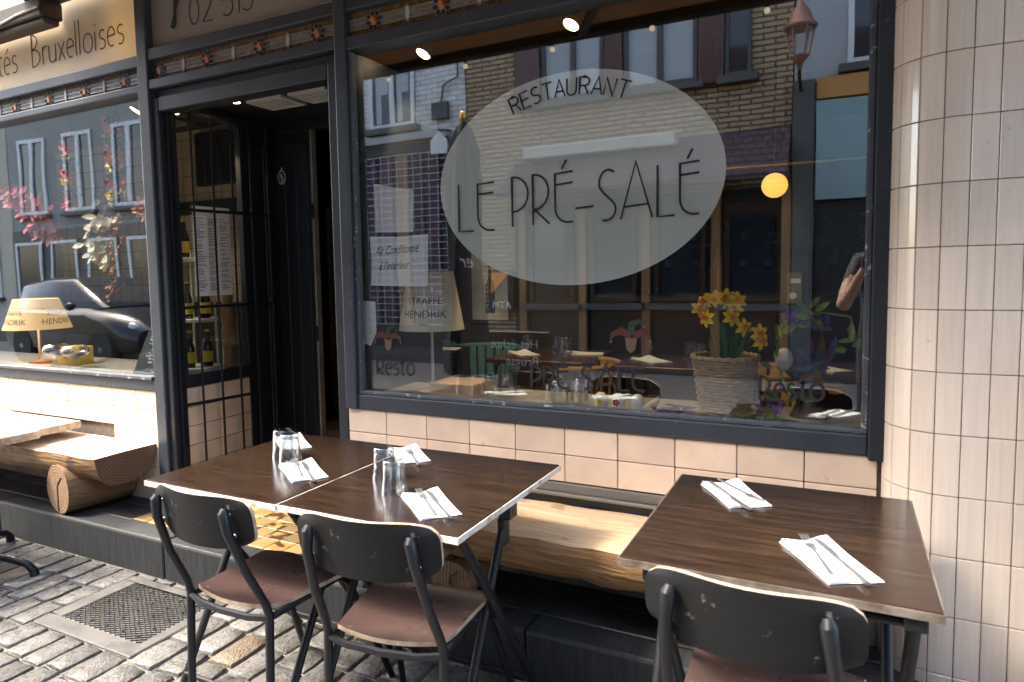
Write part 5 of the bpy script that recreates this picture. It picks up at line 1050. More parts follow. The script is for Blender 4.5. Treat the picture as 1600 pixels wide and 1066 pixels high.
# flag garlands, dried flowers, pink flowers
M['fr'] = mat('red_petal_fabric', (0.75, 0.03, 0.04), 0.6, var=0.3, scale=20); M['fy'] = mat('yellow_petal_fabric', (0.85, 0.58, 0.05), 0.6, var=0.3, scale=20); M['fb'] = mat('black_petal_fabric', (0.02, 0.022, 0.03), 0.6)
def flag_garland(x, y, z1, z0, label, seed):
    t = thing('flag_garland', label, 'garland', (x, y, z1), 'black red and yellow garlands in the side window'); r_ = random.Random(seed); z = z1; k = 0
    G().tube([(x, y, z0), (x, y, 2.55)], 0.0025, 5).build('cord', M['fb'], t)
    while z > z0:
        g = G()
        for q in range(16): a = 2*pi*q/16+r_.uniform(-.3, .3); leaf(g, (x+r_.uniform(-.01, .01), y+r_.uniform(-.02, .02), z), (cos(a), -abs(sin(a))*0.5, r_.uniform(-.7, .7)), (r_.uniform(-.4, .4), -1, 0.4), r_.uniform(0.045, 0.066), 0.05)
        g.build('petal_ring', M[('fb', 'fr', 'fy')[(k//2) % 3]], t, fix=False); z -= 0.027; k += 1
flag_garland(-2.28, 0.09, 2.26, 1.84, 'black red and yellow petal garland, the left one in the side window', 1); flag_garland(-1.87, 0.09, 2.33, 1.82, 'black red and yellow petal garland, the right one beside the door post', 2)
M['ivory'] = mat('ivory_dried_petal', (0.66, 0.58, 0.46), 0.7, var=0.15, scale=14); M['rust'] = mat('rust_dried_leaf', (0.36, 0.12, 0.035), 0.7, var=0.4, scale=14); M['pink'] = mat('pink_silk_petal', (0.55, 0.028, 0.075), 0.6, var=0.35, scale=14); M['salmon'] = mat('salmon_silk_petal', (0.66, 0.34, 0.27), 0.6, var=0.2, scale=14)
def spray(name, pts_, m, label, n, L_, w, seed, spread=0.05):
    t = thing(name, label, 'dried flowers', pts_[0], 'hanging flowers in the side window'); G().tube(pts_, 0.0035, 6).build('stem', M['rust'], t, smooth=True); r_ = random.Random(seed)
    for k in range(n):
        u = r_.random()*(len(pts_)-1); i = int(u); p = Vector(pts_[i]).lerp(Vector(pts_[min(i+1, len(pts_)-1)]), u-i)+Vector((r_.uniform(-spread, spread), r_.uniform(-spread*.6, spread*.6), r_.uniform(-spread*.5, spread*.5))); g = G()
        leaf(g, p, (r_.uniform(-1, 1), r_.uniform(-1, .3), r_.uniform(-1.2, .5)), (0, -1, 0.4), L_*r_.uniform(0.7, 1.2), w*r_.uniform(0.8, 1.2)); g.build('petal', m, t, fix=False)
spray('dried_flower_spray', [(-2.10, 0.16, 1.85), (-2.10, 0.14, 1.74), (-2.14, 0.13, 1.66), (-2.18, 0.13, 1.59), (-2.12, 0.13, 1.50)], M['ivory'], 'hanging spray of ivory dried petals in the side window', 70, 0.07, 0.06, 3, 0.06)
spray('dried_flower_spray', [(-1.98, 0.16, 1.80), (-2.0, 0.14, 1.65), (-1.98, 0.13, 1.52), (-2.01, 0.12, 1.42), (-2.02, 0.12, 1.30)], M['rust'], 'hanging branch of small rust coloured leaves below the right garland', 70, 0.035, 0.024, 4, 0.035)
spray('silk_flower_cluster', [(-3.1, 0.18, 2.0), (-2.95, 0.15, 1.95), (-2.8, 0.14, 1.88), (-2.72, 0.14, 1.80), (-2.68, 0.14, 1.74)], M['pink'], 'cluster of bright pink silk flowers at the left edge of the side window', 170, 0.06, 0.05, 6, 0.085)
spray('silk_flower_cluster', [(-2.85, 0.2, 1.74), (-2.70, 0.18, 1.70), (-2.60, 0.18, 1.70)], M['salmon'], 'pale salmon silk flowers under the pink cluster', 40, 0.06, 0.04, 7, 0.06)
spray('silk_flower_cluster', [(-1.76, 0.15, 1.83), (-1.72, 0.14, 1.80), (-1.68, 0.14, 1.77)], M['salmon'], 'salmon silk dahlia beside the door post', 44, 0.065, 0.03, 9, 0.025)
# wine glasses, sample box, shakers, chalk board on the left counter
M['wine'] = mat('red_wine', (0.10, 0.004, 0.012), 0.05)
for i, xx in enumerate((-2.70, -2.50)):
    t = thing('wine_glass', ['wide wine glass, the left of two in the side window', 'wide wine glass with red wine, the right of two'][i], 'wine glass', (xx, 0.17, 0.8523), 'wine glasses in the side window', world=False)
    G().lathe([(0.045, 0), (0.045, 0.003), (0.006, 0.008), (0.005, 0.05), (0.02, 0.056), (0.062, 0.075), (0.082, 0.10), (0.078, 0.125), (0.060, 0.142), (0.058, 0.142), (0.076, 0.124), (0.079, 0.10), (0.06, 0.078), (0.01, 0.060)], (0, 0, 0), 26, cap=(True, True)).build('bowl', M['glass'], t, smooth=True)
    G().lathe([(0.01, 0.0605), (0.058, 0.079), (0.074, 0.095), (0.0, 0.0955)], (0, 0, 0), 24).build('wine', M['wine'], t, smooth=True)
yb = thing('display_box', 'yellow gift box with round cut-outs behind the wine glasses', 'box', (-2.72, 0.32, 0.8523), world=False); G().box(-0.10, 0.10, -0.05, 0.05, 0, 0.115).build('carton', M['lab1'], yb, bevel=0.002)
for q in (-0.045, 0.04): G().lathe([(0.026, 0), (0.026, 0.003)], (q, -0.0502, 0.062), 18, axis=(0, -1, 0)).build('cut_out', M['ink'], yb)
for i in range(2):
    t = thing('salt_shaker', ['glass salt shaker with red lid, left of the pair', 'glass salt shaker with red lid, right of the pair'][i], 'shaker', (-2.02+0.06*i, 0.42, 0.8523), 'red lidded shakers', world=False); G().lathe([(0.02, 0), (0.024, 0.004), (0.02, 0.075)], (0, 0, 0), 14).build('jar', M['china'], t, smooth=True); G().lathe([(0.021, 0.075), (0.02, 0.105), (0.012, 0.11)], (0, 0, 0), 14).build('lid', M['fr'], t, smooth=True)
M['slate'] = mat('chalk_board_slate', (0.035, 0.045, 0.05), 0.6, var=0.3, scale=6); M['chalk'] = mat('chalk_white', (0.7, 0.7, 0.7), 0.9)
cb_ = thing('chalk_board', 'sail-shaped slate board with chalk drawings standing by the door post', 'chalk board', (-1.75, 0.12, 0.8523))
G().prism([(-1.855, 0.8523), (-1.62, 0.8523), (-1.60, 1.05), (-1.625, 1.23), (-1.65, 1.245), (-1.70, 1.17)], lambda p: (p[0], 0.10+(p[1]-0.85)*0.12, p[1]), lambda p: (p[0], 0.112+(p[1]-0.85)*0.12, p[1])).build('slate', M['slate'], cb_)
g = G(); rr = random.Random(3)
for k in range(60):
    z = rr.uniform(0.875, 1.17); xx = rr.uniform(-1.78+(z-0.87)*0.35, -1.64); L_ = rr.uniform(0.006, 0.022); g.bar((xx, 0.0985+(z-0.85)*0.12, z), (xx+L_, 0.0985+(z+0.004-0.85)*0.12, z+rr.uniform(-.008, .008)), 0.004, 0.001, (0, 1, 0))
g.build('chalk_marks', M['chalk'], cb_, fix=False)
L = bpy.data.lights.new('lamp_light', 'POINT'); L.energy = 0.6; L.color = (1.0, 0.68, 0.36); L.shadow_soft_size = 0.05; o = bpy.data.objects.new('lamp_light', L); COL.objects.link(o); o.location = (-3.02, 0.25, 1.17)
# ================================================================ ACROSS THE STREET (seen in the glass)
M['whiteb'] = brick_mat('white_painted_brick', (0.80, 0.79, 0.75), (0.74, 0.73, 0.69), (0.42, 0.42, 0.40), 0.24, 0.085, 0.010)
M['tanb'] = brick_mat('tan_brick', (0.50, 0.35, 0.20), (0.44, 0.30, 0.17), (0.10, 0.075, 0.05), 0.30, 0.075, 0.014)
M['redt'] = brick_mat('dark_red_glazed_tile', (0.13, 0.045, 0.035), (0.11, 0.04, 0.03), (0.05, 0.03, 0.025), 0.07, 0.20, 0.006, 0.3)
M['stonew'] = mat('pale_stone_band', (0.52, 0.49, 0.43), 0.8, var=0.2, scale=3); M['greyp'] = mat('grey_painted_front', (0.085, 0.083, 0.08), 0.6, var=0.2, scale=2)
M['wframe'] = mat('white_window_frame', (0.68, 0.69, 0.69), 0.5); M['dglass'] = mat('dark_far_glass', (0.02, 0.024, 0.03), 0.08, coat=0.4); M['blind'] = mat('pale_blind', (0.48, 0.52, 0.54), 0.7, scale=2, stretch=(1, 1, 40), var=0.25)
M['greyw'] = mat('grey_render', (0.40, 0.41, 0.42), 0.85, var=0.15, scale=2); M['tealp'] = mat('pale_teal_panel', (0.25, 0.36, 0.38), 0.6, var=0.1, scale=1); M['darks'] = mat('dark_shop_interior', (0.02, 0.018, 0.02), 0.5, var=0.5, scale=2); M['purplec'] = mat('purple_curtain', (0.07, 0.03, 0.075), 0.8, scale=3, stretch=(9, 9, 0.4), var=0.6)
YF = -8.0
def house(name, label, x0, x1, h, m, depth=6.0, base=0.0):
    t = thing(name, label, 'house', ((x0+x1)/2, YF-depth/2, 0), 'houses across the street'); G().box(x0, x1, YF-depth, YF, base, h).build('wall', m, t)
    G().box(x0-0.05, x1+0.05, YF-depth, YF+0.18, h, h+0.25).build('cornice', M['stonew'], t, bevel=0.03); g = G()
    g.prism([(x0, h+0.25), (x1, h+0.25), (x1, h+0.5), ((x0+x1)/2, h+2.0), (x0, h+0.5)], lambda p: (p[0], YF-depth, p[1]), lambda p: (p[0], YF-0.3, p[1])); g.build('roof', M['slate'], t); return t
def window(t, x0, x1, z0, z1, fill='dglass', frame_='wframe', mull=1, y=YF, blind=False, fw=0.07):
    w = G().box(x0, x1, y-0.02, y+0.012, z0, z1).build('window', M['dglass' if not blind else 'blind'], t); g = G()
    for bx in ((x0, x1, z0, z0+fw), (x0, x1, z1-fw, z1), (x0, x0+fw, z0+fw, z1-fw), (x1-fw, x1, z0+fw, z1-fw)): g.box(bx[0], bx[1], y+0.0125, y+0.05, bx[2], bx[3])
    for k in range(mull): xm = x0+(x1-x0)*(k+1)/(mull+1); g.box(xm-fw*0.7, xm+fw*0.7, y+0.0125, y+0.055, z0+fw, z1-fw)
    g.build('frame', M[frame_], w); G().box(x0-0.1, x1+0.1, y+0.001, y+0.14, z0-0.1, z0-0.002).build('sill', M['greyp'], w); return w
wh = house('white_house', 'white painted brick house with a two-casement window over a dark shop', -8.2, -3.93, 8.2, M['whiteb'])
w = window(wh, -5.88, -4.90, 4.02, 5.35); g = G()
for sx in (-5.62, -5.16): g.box(sx-0.13, sx+0.13, YF+0.0122, YF+0.0124, 4.62, 5.25); g.box(sx-0.13, sx-0.02, YF+0.0122, YF+0.0124, 4.12, 4.62)
g.build('lace_curtain', M['blind'], w)
window(wh, -5.88, -4.90, 6.3, 7.6); window(wh, -7.6, -6.7, 4.02, 5.35); window(wh, -7.6, -6.7, 6.3, 7.6)
G().box(-8.2, -4.2, YF, YF+0.16, 3.74, 3.86).build('ledge', M['greyw'], wh); sf = G().box(-8.15, -4.05, YF+0.001, YF+0.05, 0.1, 3.70).build('shop_front', M['darks'], wh)
for k in range(6): G().box(-6.3+0.33*k, -6.05+0.33*k, YF+0.051, YF+0.08, 0.5, 3.5).build('curtain', M['purplec' if k % 3 else 'woodp'], wh)
g = G()
for k in range(26): g.box(-8.1, -4.1, YF+0.10, YF+0.104, 0.5+0.12*k, 0.508+0.12*k)
for k in range(24): g.box(-8.0+0.17*k, -7.994+0.17*k, YF+0.105, YF+0.109, 0.5, 3.5)
o = g.build('roller_grille', M['wframe'], wh, fix=False); o['kind'] = 'stuff'
g = G(); g.box(-4.52, -4.22, YF+0.02, YF+0.10, 4.05, 4.32); g.tube([(-4.35, YF+0.06, 4.3), (-4.3, YF+0.05, 4.6), (-4.02, YF+0.05, 4.7), (-3.98, YF+0.05, 7.8)], 0.018, 6); g.build('meter_box', M['greyp'], wh)
sg = thing('hanging_sign', 'small white house-shaped sign hanging off the white house', 'sign', (-4.2, -7.6, 3.4)); G().prism([(-4.36, 3.40), (-4.06, 3.40), (-4.06, 3.62), (-4.21, 3.78), (-4.36, 3.62)], lambda p: (p[0], -7.62, p[1]), lambda p: (p[0], -7.58, p[1])).build('board', M['wframe'], sg); G().bar((-4.21, -7.6, 3.79), (-4.21, -8.0, 3.85), 0.03, 0.03).build('bracket', M['black'], sg)
th = house('tan_brick_house', 'tan brick house with dark red tiled window piers and a scale roofed bar', -3.92, 1.12, 9.0, M['tanb'])
for (a, b_) in ((-2.95, -2.52), (-1.48, -1.20), (-0.10, 0.24)): G().box(a, b_, YF+0.001, YF+0.10, 4.0, 8.6).build('pier', M['redt'], th, bevel=0.02)
for (a, b_) in ((-2.50, -1.50), (-1.18, -0.12)):
    for z in (4.08, 6.4): window(th, a, b_, z, z+1.9, blind=True, frame_='greyp', mull=1, fw=0.06)
window(th, 0.26, 0.60, 4.08, 5.98, frame_='greyp', mull=0, fw=0.05)
G().box(-2.75, -0.38, YF+0.001, YF+0.28, 3.17, 3.36).build('stone_ledge', M['stonew'], th, bevel=0.02)
M['scale'] = brick_mat('purple_scale_roof_tile', (0.115, 0.06, 0.065), (0.085, 0.045, 0.05), (0.03, 0.018, 0.02), 0.13, 0.10, 0.012, 0.6, 0.01)
g = G().add([(-3.0, YF+0.02, 3.16), (1.12, YF+0.02, 3.34), (1.12, YF+0.75, 2.62), (-3.0, YF+0.75, 2.62), (-3.0, YF+0.02, 3.10), (1.12, YF+0.02, 3.28), (1.12, YF+0.75, 2.56), (-3.0, YF+0.75, 2.56)], [(0, 1, 2, 3), (7, 6, 5, 4), (0, 4, 5, 1), (1, 5, 6, 2), (2, 6, 7, 3), (3, 7, 4, 0)]); g.build('scale_canopy', M['scale'], th)
G().box(-3.0, 1.10, YF+0.001, YF+0.06, 0.1, 2.5).build('bar_front', M['darks'], th)
for xx in (-2.9, -1.9, -0.9, 0.1, 1.0): G().box(xx, xx+0.12, YF+0.061, YF+0.14, 0.1, 2.5).build('timber_post', M['woodp'], th)
for k in range(4): window(th, -2.72+1.0*k, -1.98+1.0*k, 0.9, 2.3, y=YF+0.07, frame_='woodd', mull=0)
gh = house('grey_house', 'grey rendered house with white framed windows and pale teal shop panel', 1.14, 8.0, 8.4, M['greyw'])
G().box(1.14, 1.40, YF+0.001, YF+0.16, 0, 3.86).build('pilaster', M['greyp'], gh)
G().box(1.42, 7.8, YF+0.001, YF+0.18, 2.28, 3.56).build('shop_panel', M['tealp'], gh); G().box(1.42, 7.8, YF+0.001, YF+0.08, 0.1, 2.27).build('shop_front', M['darks'], gh); G().box(1.42, 7.8, YF+0.001, YF+0.12, 3.60, 3.86).build('fascia', M['amberw'], gh)
for xx in (1.76, 4.4, 6.2):
    for z in (4.0, 6.2): window(gh, xx, xx+0.95, z, z+1.6)
lt = thing('street_lantern', 'old copper street lantern on an iron wall bracket', 'street lamp', (1.24, -7.35, 3.7)); lc = Vector((1.235, -7.3, 0)); M['copper'] = mat('pinkish_copper', (0.40, 0.20, 0.15), 0.45, 0.6, var=0.3, scale=10)
for k in range(6):
    a = 2*pi*k/6; G().tube([lc+Vector((0.10*cos(a), 0.10*sin(a), 4.02)), lc+Vector((0.165*cos(a), 0.165*sin(a), 4.36))], 0.012, 6).build('rib', M['copper'], lt)
G().lathe([(0.10, 4.03), (0.158, 4.35)], lc, 6, cap=(False, False)).build('lantern_glass', M['pane'], lt); G().lathe([(0.19, 4.35), (0.20, 4.38), (0.14, 4.45), (0.11, 4.56), (0.05, 4.64), (0.02, 4.72)], lc, 20).build('cap', M['copper'], lt, smooth=True); G().lathe([(0.02, 3.86), (0.05, 3.95), (0.11, 4.02), (0.11, 4.035)], lc, 12).build('cup', M['copper'], lt, smooth=True)
G().tube([lc+Vector((0, 0, 3.87)), lc+Vector((0, -0.05, 3.78)), lc+Vector((0.0, -0.35, 3.74)), lc+Vector((0.0, -0.54, 3.74))], 0.022, 8).build('bracket', M['black'], lt, smooth=True)
# closed parasol standing in the street
M['para'] = mat('black_parasol_cloth', (0.012, 0.013, 0.017), 0.75, scale=3, stretch=(8, 8, 0.5), var=0.4, bump=0.006, bscale=4)
pa = thing('closed_parasol', 'closed black parasol with white script standing in the street', 'parasol', (-1.56, -3.55, 0)); pc_ = Vector((-1.56, -3.55, 0)); V = []; n = 28; prof = [(0.03, 2.88), (0.08, 2.80), (0.15, 2.60), (0.165, 2.2), (0.15, 1.75), (0.16, 1.4), (0.20, 1.0), (0.235, 0.55), (0.22, 0.40)]
g = G()
for r_, z in prof:
    for j in range(n): a = 2*pi*j/n; q = r_*(1+0.13*sin(7*a+z*1.5)); V.append(pc_+Vector((q*cos(a), q*sin(a), z)))
g.add(V, [(i*n+j, i*n+(j+1) % n, (i+1)*n+(j+1) % n, (i+1)*n+j) for i in range(len(prof)-1) for j in range(n)]+[tuple(range(n)), tuple(range((len(prof)-1)*n, len(prof)*n))]); g.build('folded_canopy', M['para'], pa, smooth=True)
G().tube([pc_+Vector((0, 0, 0.05)), pc_+Vector((0, 0, 2.9))], 0.022, 8).build('pole', M['wframe'], pa); G().ball(pc_+Vector((0, 0, 2.93)), 0.045, 12, 8, sc=(0.8, 0.8, 1.3)).build('finial', M['brass'], pa, smooth=True); G().box(-1.81, -1.31, -3.80, -3.30, 0.005, 0.06).build('foot', M['black'], pa, bevel=0.01)
text_on('er', 0.20, lambda x, y: (-1.56-x*0.75+0.2, -3.55+0.197-0.35*(x-0.22)**2, 1.45+y), pa, M['wframe'], shear=0.4)
struct(G().box(-30, 30, -8.2, -6.7, -0.05, 0.10).build('pavement_opposite', M['bluestone']))
# further houses towards the left
lh = house('pale_panel_house', 'pale panelled house with tall windows far along the street', -17.5, -9.6, 8.5, mat('pale_cladding', (0.30, 0.29, 0.27), 0.8, scale=2, stretch=(14, 1, 0.2), var=0.15))
for k in range(4):
    for z in (3.1, 5.9): window(lh, -17.0+1.9*k, -15.9+1.9*k, z, z+1.9, fw=0.09)
G().box(-17.4, -9.7, YF+0.001, YF+0.10, 0.1, 2.7).build('shop_front', M['greyp'], lh)
for k in range(5): window(lh, -17.2+1.5*k, -16.1+1.5*k, 0.6, 2.4, y=YF+0.11, mull=0)
rh = house('red_brick_house', 'red brick house between the white house and the pale one', -9.58, -8.22, 8.8, brick_mat('red_brick', (0.30, 0.11, 0.07), (0.26, 0.10, 0.065), (0.18, 0.14, 0.12), 0.22, 0.07, 0.01))
for z in (3.2, 5.8): window(rh, -9.3, -8.5, z, z+1.7)
fh = house('far_house', 'cream rendered house at the far left end of the street', -26.0, -17.55, 9.0, mat('cream_render', (0.50, 0.45, 0.36), 0.85, var=0.15, scale=1))
for k in range(4):
    for z in (1.0, 3.6, 6.2): window(fh, -25.2+2.0*k, -24.2+2.0*k, z, z+1.7)
eh = house('brown_house', 'brown brick house at the far right end of the street', 8.05, 18.0, 8.8, brick_mat('brown_brick_far', (0.24, 0.15, 0.10), (0.2, 0.13, 0.09), (0.12, 0.1, 0.09)))
for k in range(4):
    for z in (1.0, 3.6, 6.2): window(eh, 9.0+2.1*k, 10.1+2.1*k, z, z+1.7)
# ---------------- parked car
M['carp'] = mat('dark_grey_car_paint', (0.012, 0.0125, 0.014), 0.22, 0.0, spec=0.4, coat=0.3); M['carg'] = mat('car_glass', (0.03, 0.035, 0.04), 0.08, spec=0.3); M['tyre'] = mat('tyre_rubber', (0.015, 0.015, 0.015), 0.8); M['rim'] = mat('alloy_rim', (0.45, 0.45, 0.46), 0.3, 0.9); M['lampc'] = mat('headlamp_glass', (0.55, 0.58, 0.60), 0.08, 0.4, coat=1.0)
car = thing('parked_car', 'dark small hatchback parked across the street', 'car', (-9.55, -5.1, 0), world=False); car.rotation_euler = (0, 0, 0.05)
secs = [(-1.85, 0.32, 0.72, 0.66, 0.60), (-1.75, 0.24, 0.95, 0.80, 0.66), (-1.3, 0.20, 0.98, 0.84, 0.70), (-0.3, 0.18, 0.97, 0.85, 0.72), (0.75, 0.18, 0.95, 0.85, 0.72), (1.15, 0.20, 0.86, 0.83, 0.72), (1.60, 0.24, 0.74, 0.78, 0.66), (1.82, 0.32, 0.60, 0.64, 0.56)]
g = G(); V = []; m = 12
for (x_, zb, zt, hw, ht) in secs:
    ring = [(-hw*0.9, zb), (-hw, zb+0.12), (-hw, (zb+zt)/2), (-hw*0.985, zt-0.1), (-ht, zt), (-ht*0.5, zt+0.03), (ht*0.5, zt+0.03), (ht, zt), (hw*0.985, zt-0.1), (hw, (zb+zt)/2), (hw, zb+0.12), (hw*0.9, zb)]
    V += [(x_, p[0], p[1]) for p in ring]
F = [(i*m+j, (i+1)*m+j, (i+1)*m+(j+1) % m, i*m+(j+1) % m) for i in range(len(secs)-1) for j in range(m)]+[tuple(range(m)), tuple(reversed(range((len(secs)-1)*m, len(secs)*m)))]
g.add(V, F); g.build('body', M['carp'], car, smooth=True)
cs = [(-1.72, 0.96, 0.64, 0.98), (-1.45, 0.95, 0.66, 1.38), (-0.6, 0.95, 0.68, 1.47), (0.05, 0.95, 0.66, 1.44), (0.85, 0.93, 0.62, 0.97)]
g = G(); V = []
for (x_, zb, hw, zt) in cs: V += [(x_, -hw*1.12, zb), (x_, -hw*0.92, zb+(zt-zb)*0.85), (x_, -hw*0.75, zt), (x_, hw*0.75, zt), (x_, hw*0.92, zb+(zt-zb)*0.85), (x_, hw*1.12, zb)]
m = 6; g.add(V, [(i*m+j, (i+1)*m+j, (i+1)*m+j+1, i*m+j+1) for i in range(4) for j in range(5)], 0); g.m = [0 if (k % 5 == 2 and k < 15) else 1 for k in range(20)]
g.build('cabin', [M['carp'], M['carg']], car, smooth=True)
for sx in (-1.15, 1.18):
    for sy in (-1, 1):
        w_ = G().lathe([(0.20, -0.10), (0.29, -0.10), (0.31, -0.05), (0.31, 0.05), (0.29, 0.10), (0.20, 0.10)], (sx, sy*0.76, 0.31), 26, axis=(0, sy, 0)).build('wheel', M['tyre'], car, smooth=True); g = G().lathe([(0.20, 0.07), (0.05, 0.10)], (sx, sy*0.76, 0.31), 20, axis=(0, sy, 0))
        g.build('rim', M['rim'], w_)
for sy in (-1, 1): G().ball((1.58, sy*0.56, 0.66), 0.16, 16, 10, sc=(1.1, 0.75, 0.55)).build('headlight', M['lampc'], car, smooth=True); G().ball((0.55, sy*0.92, 1.0), 0.09, 12, 8, sc=(0.7, 1.0, 0.7)).build('mirror', M['carp'], car, smooth=True)
G().box(1.76, 1.835, -0.35, 0.35, 0.36, 0.48).build('grille', M['ink'], car); G().lathe([(0.05, 0), (0.05, 0.012)], (1.76, 0, 0.60), 16, axis=(1, 0, 0.3)).build('badge', M['rim'], car); G().box(1.80, 1.845, -0.26, 0.26, 0.50, 0.58).build('number_plate', M['wframe'], car)
# ---------------- the photographer
M['skin'] = mat('skin', (0.42, 0.24, 0.16), 0.5, var=0.1, scale=12); M['shirt'] = mat('navy_shirt', (0.012, 0.014, 0.028), 0.8, var=0.3, scale=8); M['trous'] = mat('dark_jeans', (0.02, 0.028, 0.045), 0.8, var=0.3, scale=10); M['hair'] = mat('dark_hair', (0.02, 0.013, 0.01), 0.6)
PO = Vector((2.02, -2.78, 0))
J = {'pel': (0, 0, 0.95, .135), 'sp': (0, -0.01, 1.12, .13), 'ch': (0, -0.01, 1.32, .14), 'nk': (0, 0.01, 1.49, .058), 'hd0': (-0.02, 0.05, 1.56, .07), 'hd1': (-0.02, 0.06, 1.645, .092), 'hd2': (-0.02, 0.045, 1.72, .075),
     'shl': (-0.17, 0, 1.42, .065), 'ell': (-0.26, 0.185, 1.115, .045), 'wrl': (-0.155, 0.255, 1.345, .029), 'pal': (-0.135, 0.265, 1.385, .03),
     'shr': (0.17, 0, 1.42, .065), 'elr': (0.24, 0.15, 1.13, .045), 'wrr': (-0.02, 0.235, 1.36, .029), 'par': (-0.04, 0.245, 1.40, .03),
     'hil': (-0.095, 0, 0.90, .095), 'knl': (-0.11, 0.03, 0.50, .06), 'anl': (-0.12, -0.01, 0.09, .042), 'tol': (-0.13, 0.14, 0.035, .035), 'hir': (0.095, 0, 0.90, .095), 'knr': (0.11, 0.03, 0.50, .06), 'anr': (0.12, -0.01, 0.09, .042), 'tor': (0.14, 0.14, 0.035, .035)}
E_ = [('pel', 'sp'), ('sp', 'ch'), ('ch', 'nk'), ('nk', 'hd0'), ('hd0', 'hd1'), ('hd1', 'hd2'), ('ch', 'shl'), ('shl', 'ell'), ('ell', 'wrl'), ('wrl', 'pal'), ('ch', 'shr'), ('shr', 'elr'), ('elr', 'wrr'), ('wrr', 'par'), ('pel', 'hil'), ('hil', 'knl'), ('knl', 'anl'), ('anl', 'tol'), ('pel', 'hir'), ('hir', 'knr'), ('knr', 'anr'), ('anr', 'tor')]
for side, base, s_ in (('l', (-0.135, 0.265, 1.385), 1), ('r', (-0.04, 0.245, 1.40), -1)):
    for k, (dx_, dz_, ln) in enumerate(((0.02, -0.012, 0.055), (0.012, 0.012, 0.075), (0.010, 0.026, 0.08), (0.006, 0.040, 0.075), (0.002, 0.052, 0.06))):
        a = f'f{side}{k}a'; b_ = f'f{side}{k}b'; c = f'f{side}{k}c'
        J[a] = (base[0]+s_*dx_, base[1]+0.012, base[2]+dz_*0.6, .0095); J[b_] = (base[0]+s_*(dx_+ln*0.45), base[1]+0.026, base[2]+dz_, .009); J[c] = (base[0]+s_*(dx_+ln*0.9), base[1]+0.012, base[2]+dz_+0.004, .0075)
        E_ += [('pa'+side, a), (a, b_), (b_, c)]
names = list(J); me = bpy.data.meshes.new('person'); me.from_pydata([tuple(PO+Vector(J[n][:3])) for n in names], [(names.index(a), names.index(b_)) for a, b_ in E_], [])
ob = bpy.data.objects.new('person', me); COL.objects.link(ob); sk = ob.modifiers.new('skin', 'SKIN'); sk.use_smooth_shade = True
for i, n in enumerate(names): v = me.skin_vertices[0].data[i]; v.radius = (J[n][3], J[n][3]); v.use_root = (n == 'pel')
ss = ob.modifiers.new('sub', 'SUBSURF'); ss.levels = 2; ss.render_levels = 2
dg = bpy.context.evaluated_depsgraph_get(); ev = bpy.data.meshes.new_from_object(ob.evaluated_get(dg)); ob.modifiers.clear(); ob.data = ev
ev.materials.clear()
for m_ in ('skin', 'shirt', 'trous', 'ink'): ev.materials.append(M[m_])
for p in ev.polygons:
    c = p.center-PO; d_arm = max(0.0, c.y)
    if c.z < 0.075: p.material_index = 3
    elif c.z < 0.97 and abs(c.x) < 0.24 and c.y < 0.15: p.material_index = 2
    elif c.z > 1.50: p.material_index = 0
    elif c.y < 0.115: p.material_index = 1
    else: p.material_index = 0
    p.use_smooth = True
tag(ob, 'person in a navy shirt raising a camera, reflected at the right of the large window', 'person')
hc = PO+Vector((-0.02, 0.05, 1.66)); G().ball(hc+Vector((0, -0.022, 0.025)), 0.108, 18, 12, sc=(0.95, 1.0, 1.0)).build('hair', M['hair'], ob, smooth=True)
g = G(); g.ball(hc+Vector((0, 0.105, -0.015)), 0.016, 8, 6, sc=(0.8, 1, 1.5)); g.build('nose', M['skin'], ob, smooth=True)
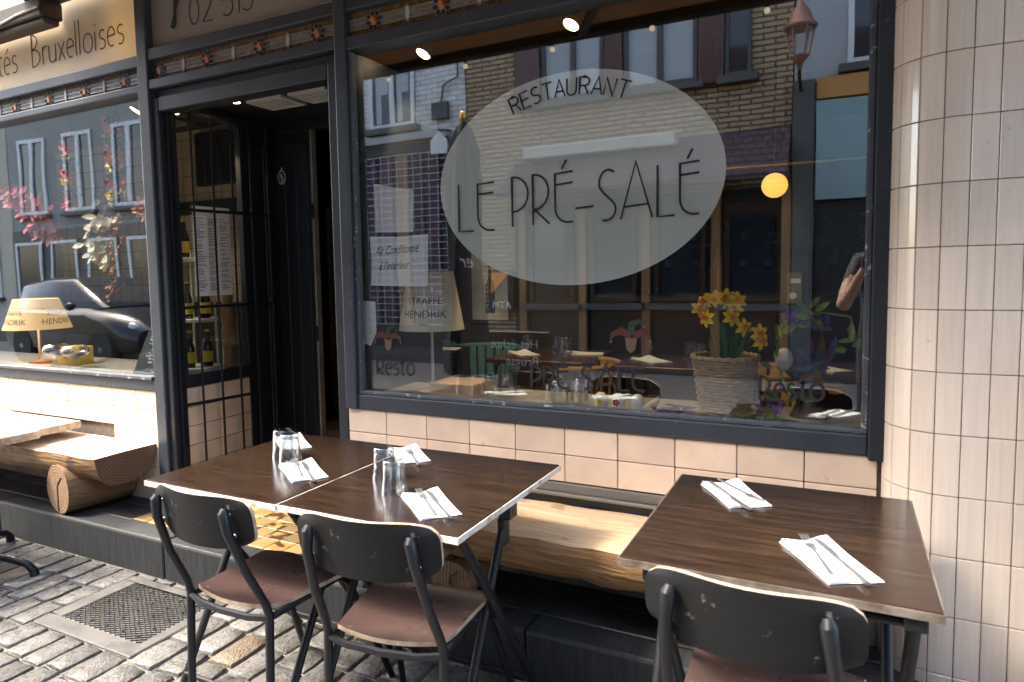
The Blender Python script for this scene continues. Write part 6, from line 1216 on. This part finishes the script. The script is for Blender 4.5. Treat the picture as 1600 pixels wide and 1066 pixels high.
for sx in (-1, 1): G().ball(hc+Vector((sx*0.034, 0.088, 0.005)), 0.011, 8, 6).build('eye', M['china'], ob, smooth=True); G().ball(hc+Vector((sx*0.093, 0.01, -0.01)), 0.026, 8, 6, sc=(0.35, 0.8, 1.2)).build('ear', M['skin'], ob, smooth=True)
G().bar(hc+Vector((-0.022, 0.094, -0.058)), hc+Vector((0.022, 0.094, -0.058)), 0.008, 0.01).build('mouth', M['jr'], ob)
pcam = thing('photo_camera', 'black camera held up by the person reflected in the glass', 'camera', (1.93, -2.5, 1.36)); G().box(1.862, 1.992, -2.545, -2.490, 1.375, 1.465).build('camera_body', M['ink'], pcam, bevel=0.01); G().lathe([(0.034, 0), (0.036, 0.03), (0.036, 0.085), (0.033, 0.09)], (1.927, -2.49, 1.418), 22, axis=(0, 1, 0)).build('lens', M['ink'], pcam, smooth=True); G().box(1.90, 1.955, -2.54, -2.50, 1.4655, 1.49).build('viewfinder', M['ink'], pcam, bevel=0.006)
# low advertising board in the street and the cash machine sign, read in the glass
abd = thing('advertising_board', 'low dark advertising board with white words standing in the street', 'sign', (-1.22, -4.06, 0))
G().box(-1.62, -0.86, -4.10, -4.02, 0.05, 0.78).build('board', M['darks'], abd, bevel=0.01)
for xx in (-1.58, -0.94): G().box(xx, xx+0.05, -4.25, -3.9, 0.012, 0.049).build('foot', M['black'], abd)
for body, zz, xr in (('Het échte', 0.60, -0.98), ('Brugse', 0.42, -0.98), ('bier!', 0.24, -1.27)): text_on(body, 0.135, lambda x, y: (xr-x, -4.0185, zz+y), abd, M['wframe'])
at_ = thing('cash_machine_sign', 'dark sign with white letters ATM on the house opposite', 'sign', (-3.0, -7.9, 0.8)); G().box(-3.45, -2.99, YF+0.15, YF+0.20, 0.75, 1.45).build('panel', M['darks'], at_, bevel=0.008)
text_on('ATM', 0.17, lambda x, y: (-3.03-x, YF+0.2015, 0.82+y), at_, M['wframe']); G().prism([(-3.40, 1.05), (-3.06, 1.40), (-3.40, 1.40)], lambda p: (p[0], YF+0.2003, p[1]), lambda p: (p[0], YF+0.2015, p[1])).build('orange_wedge', M['orange'], at_); G().box(-3.42, -3.02, YF, YF+0.1495, 0.8, 1.4).build('bracket', M['black'], at_)
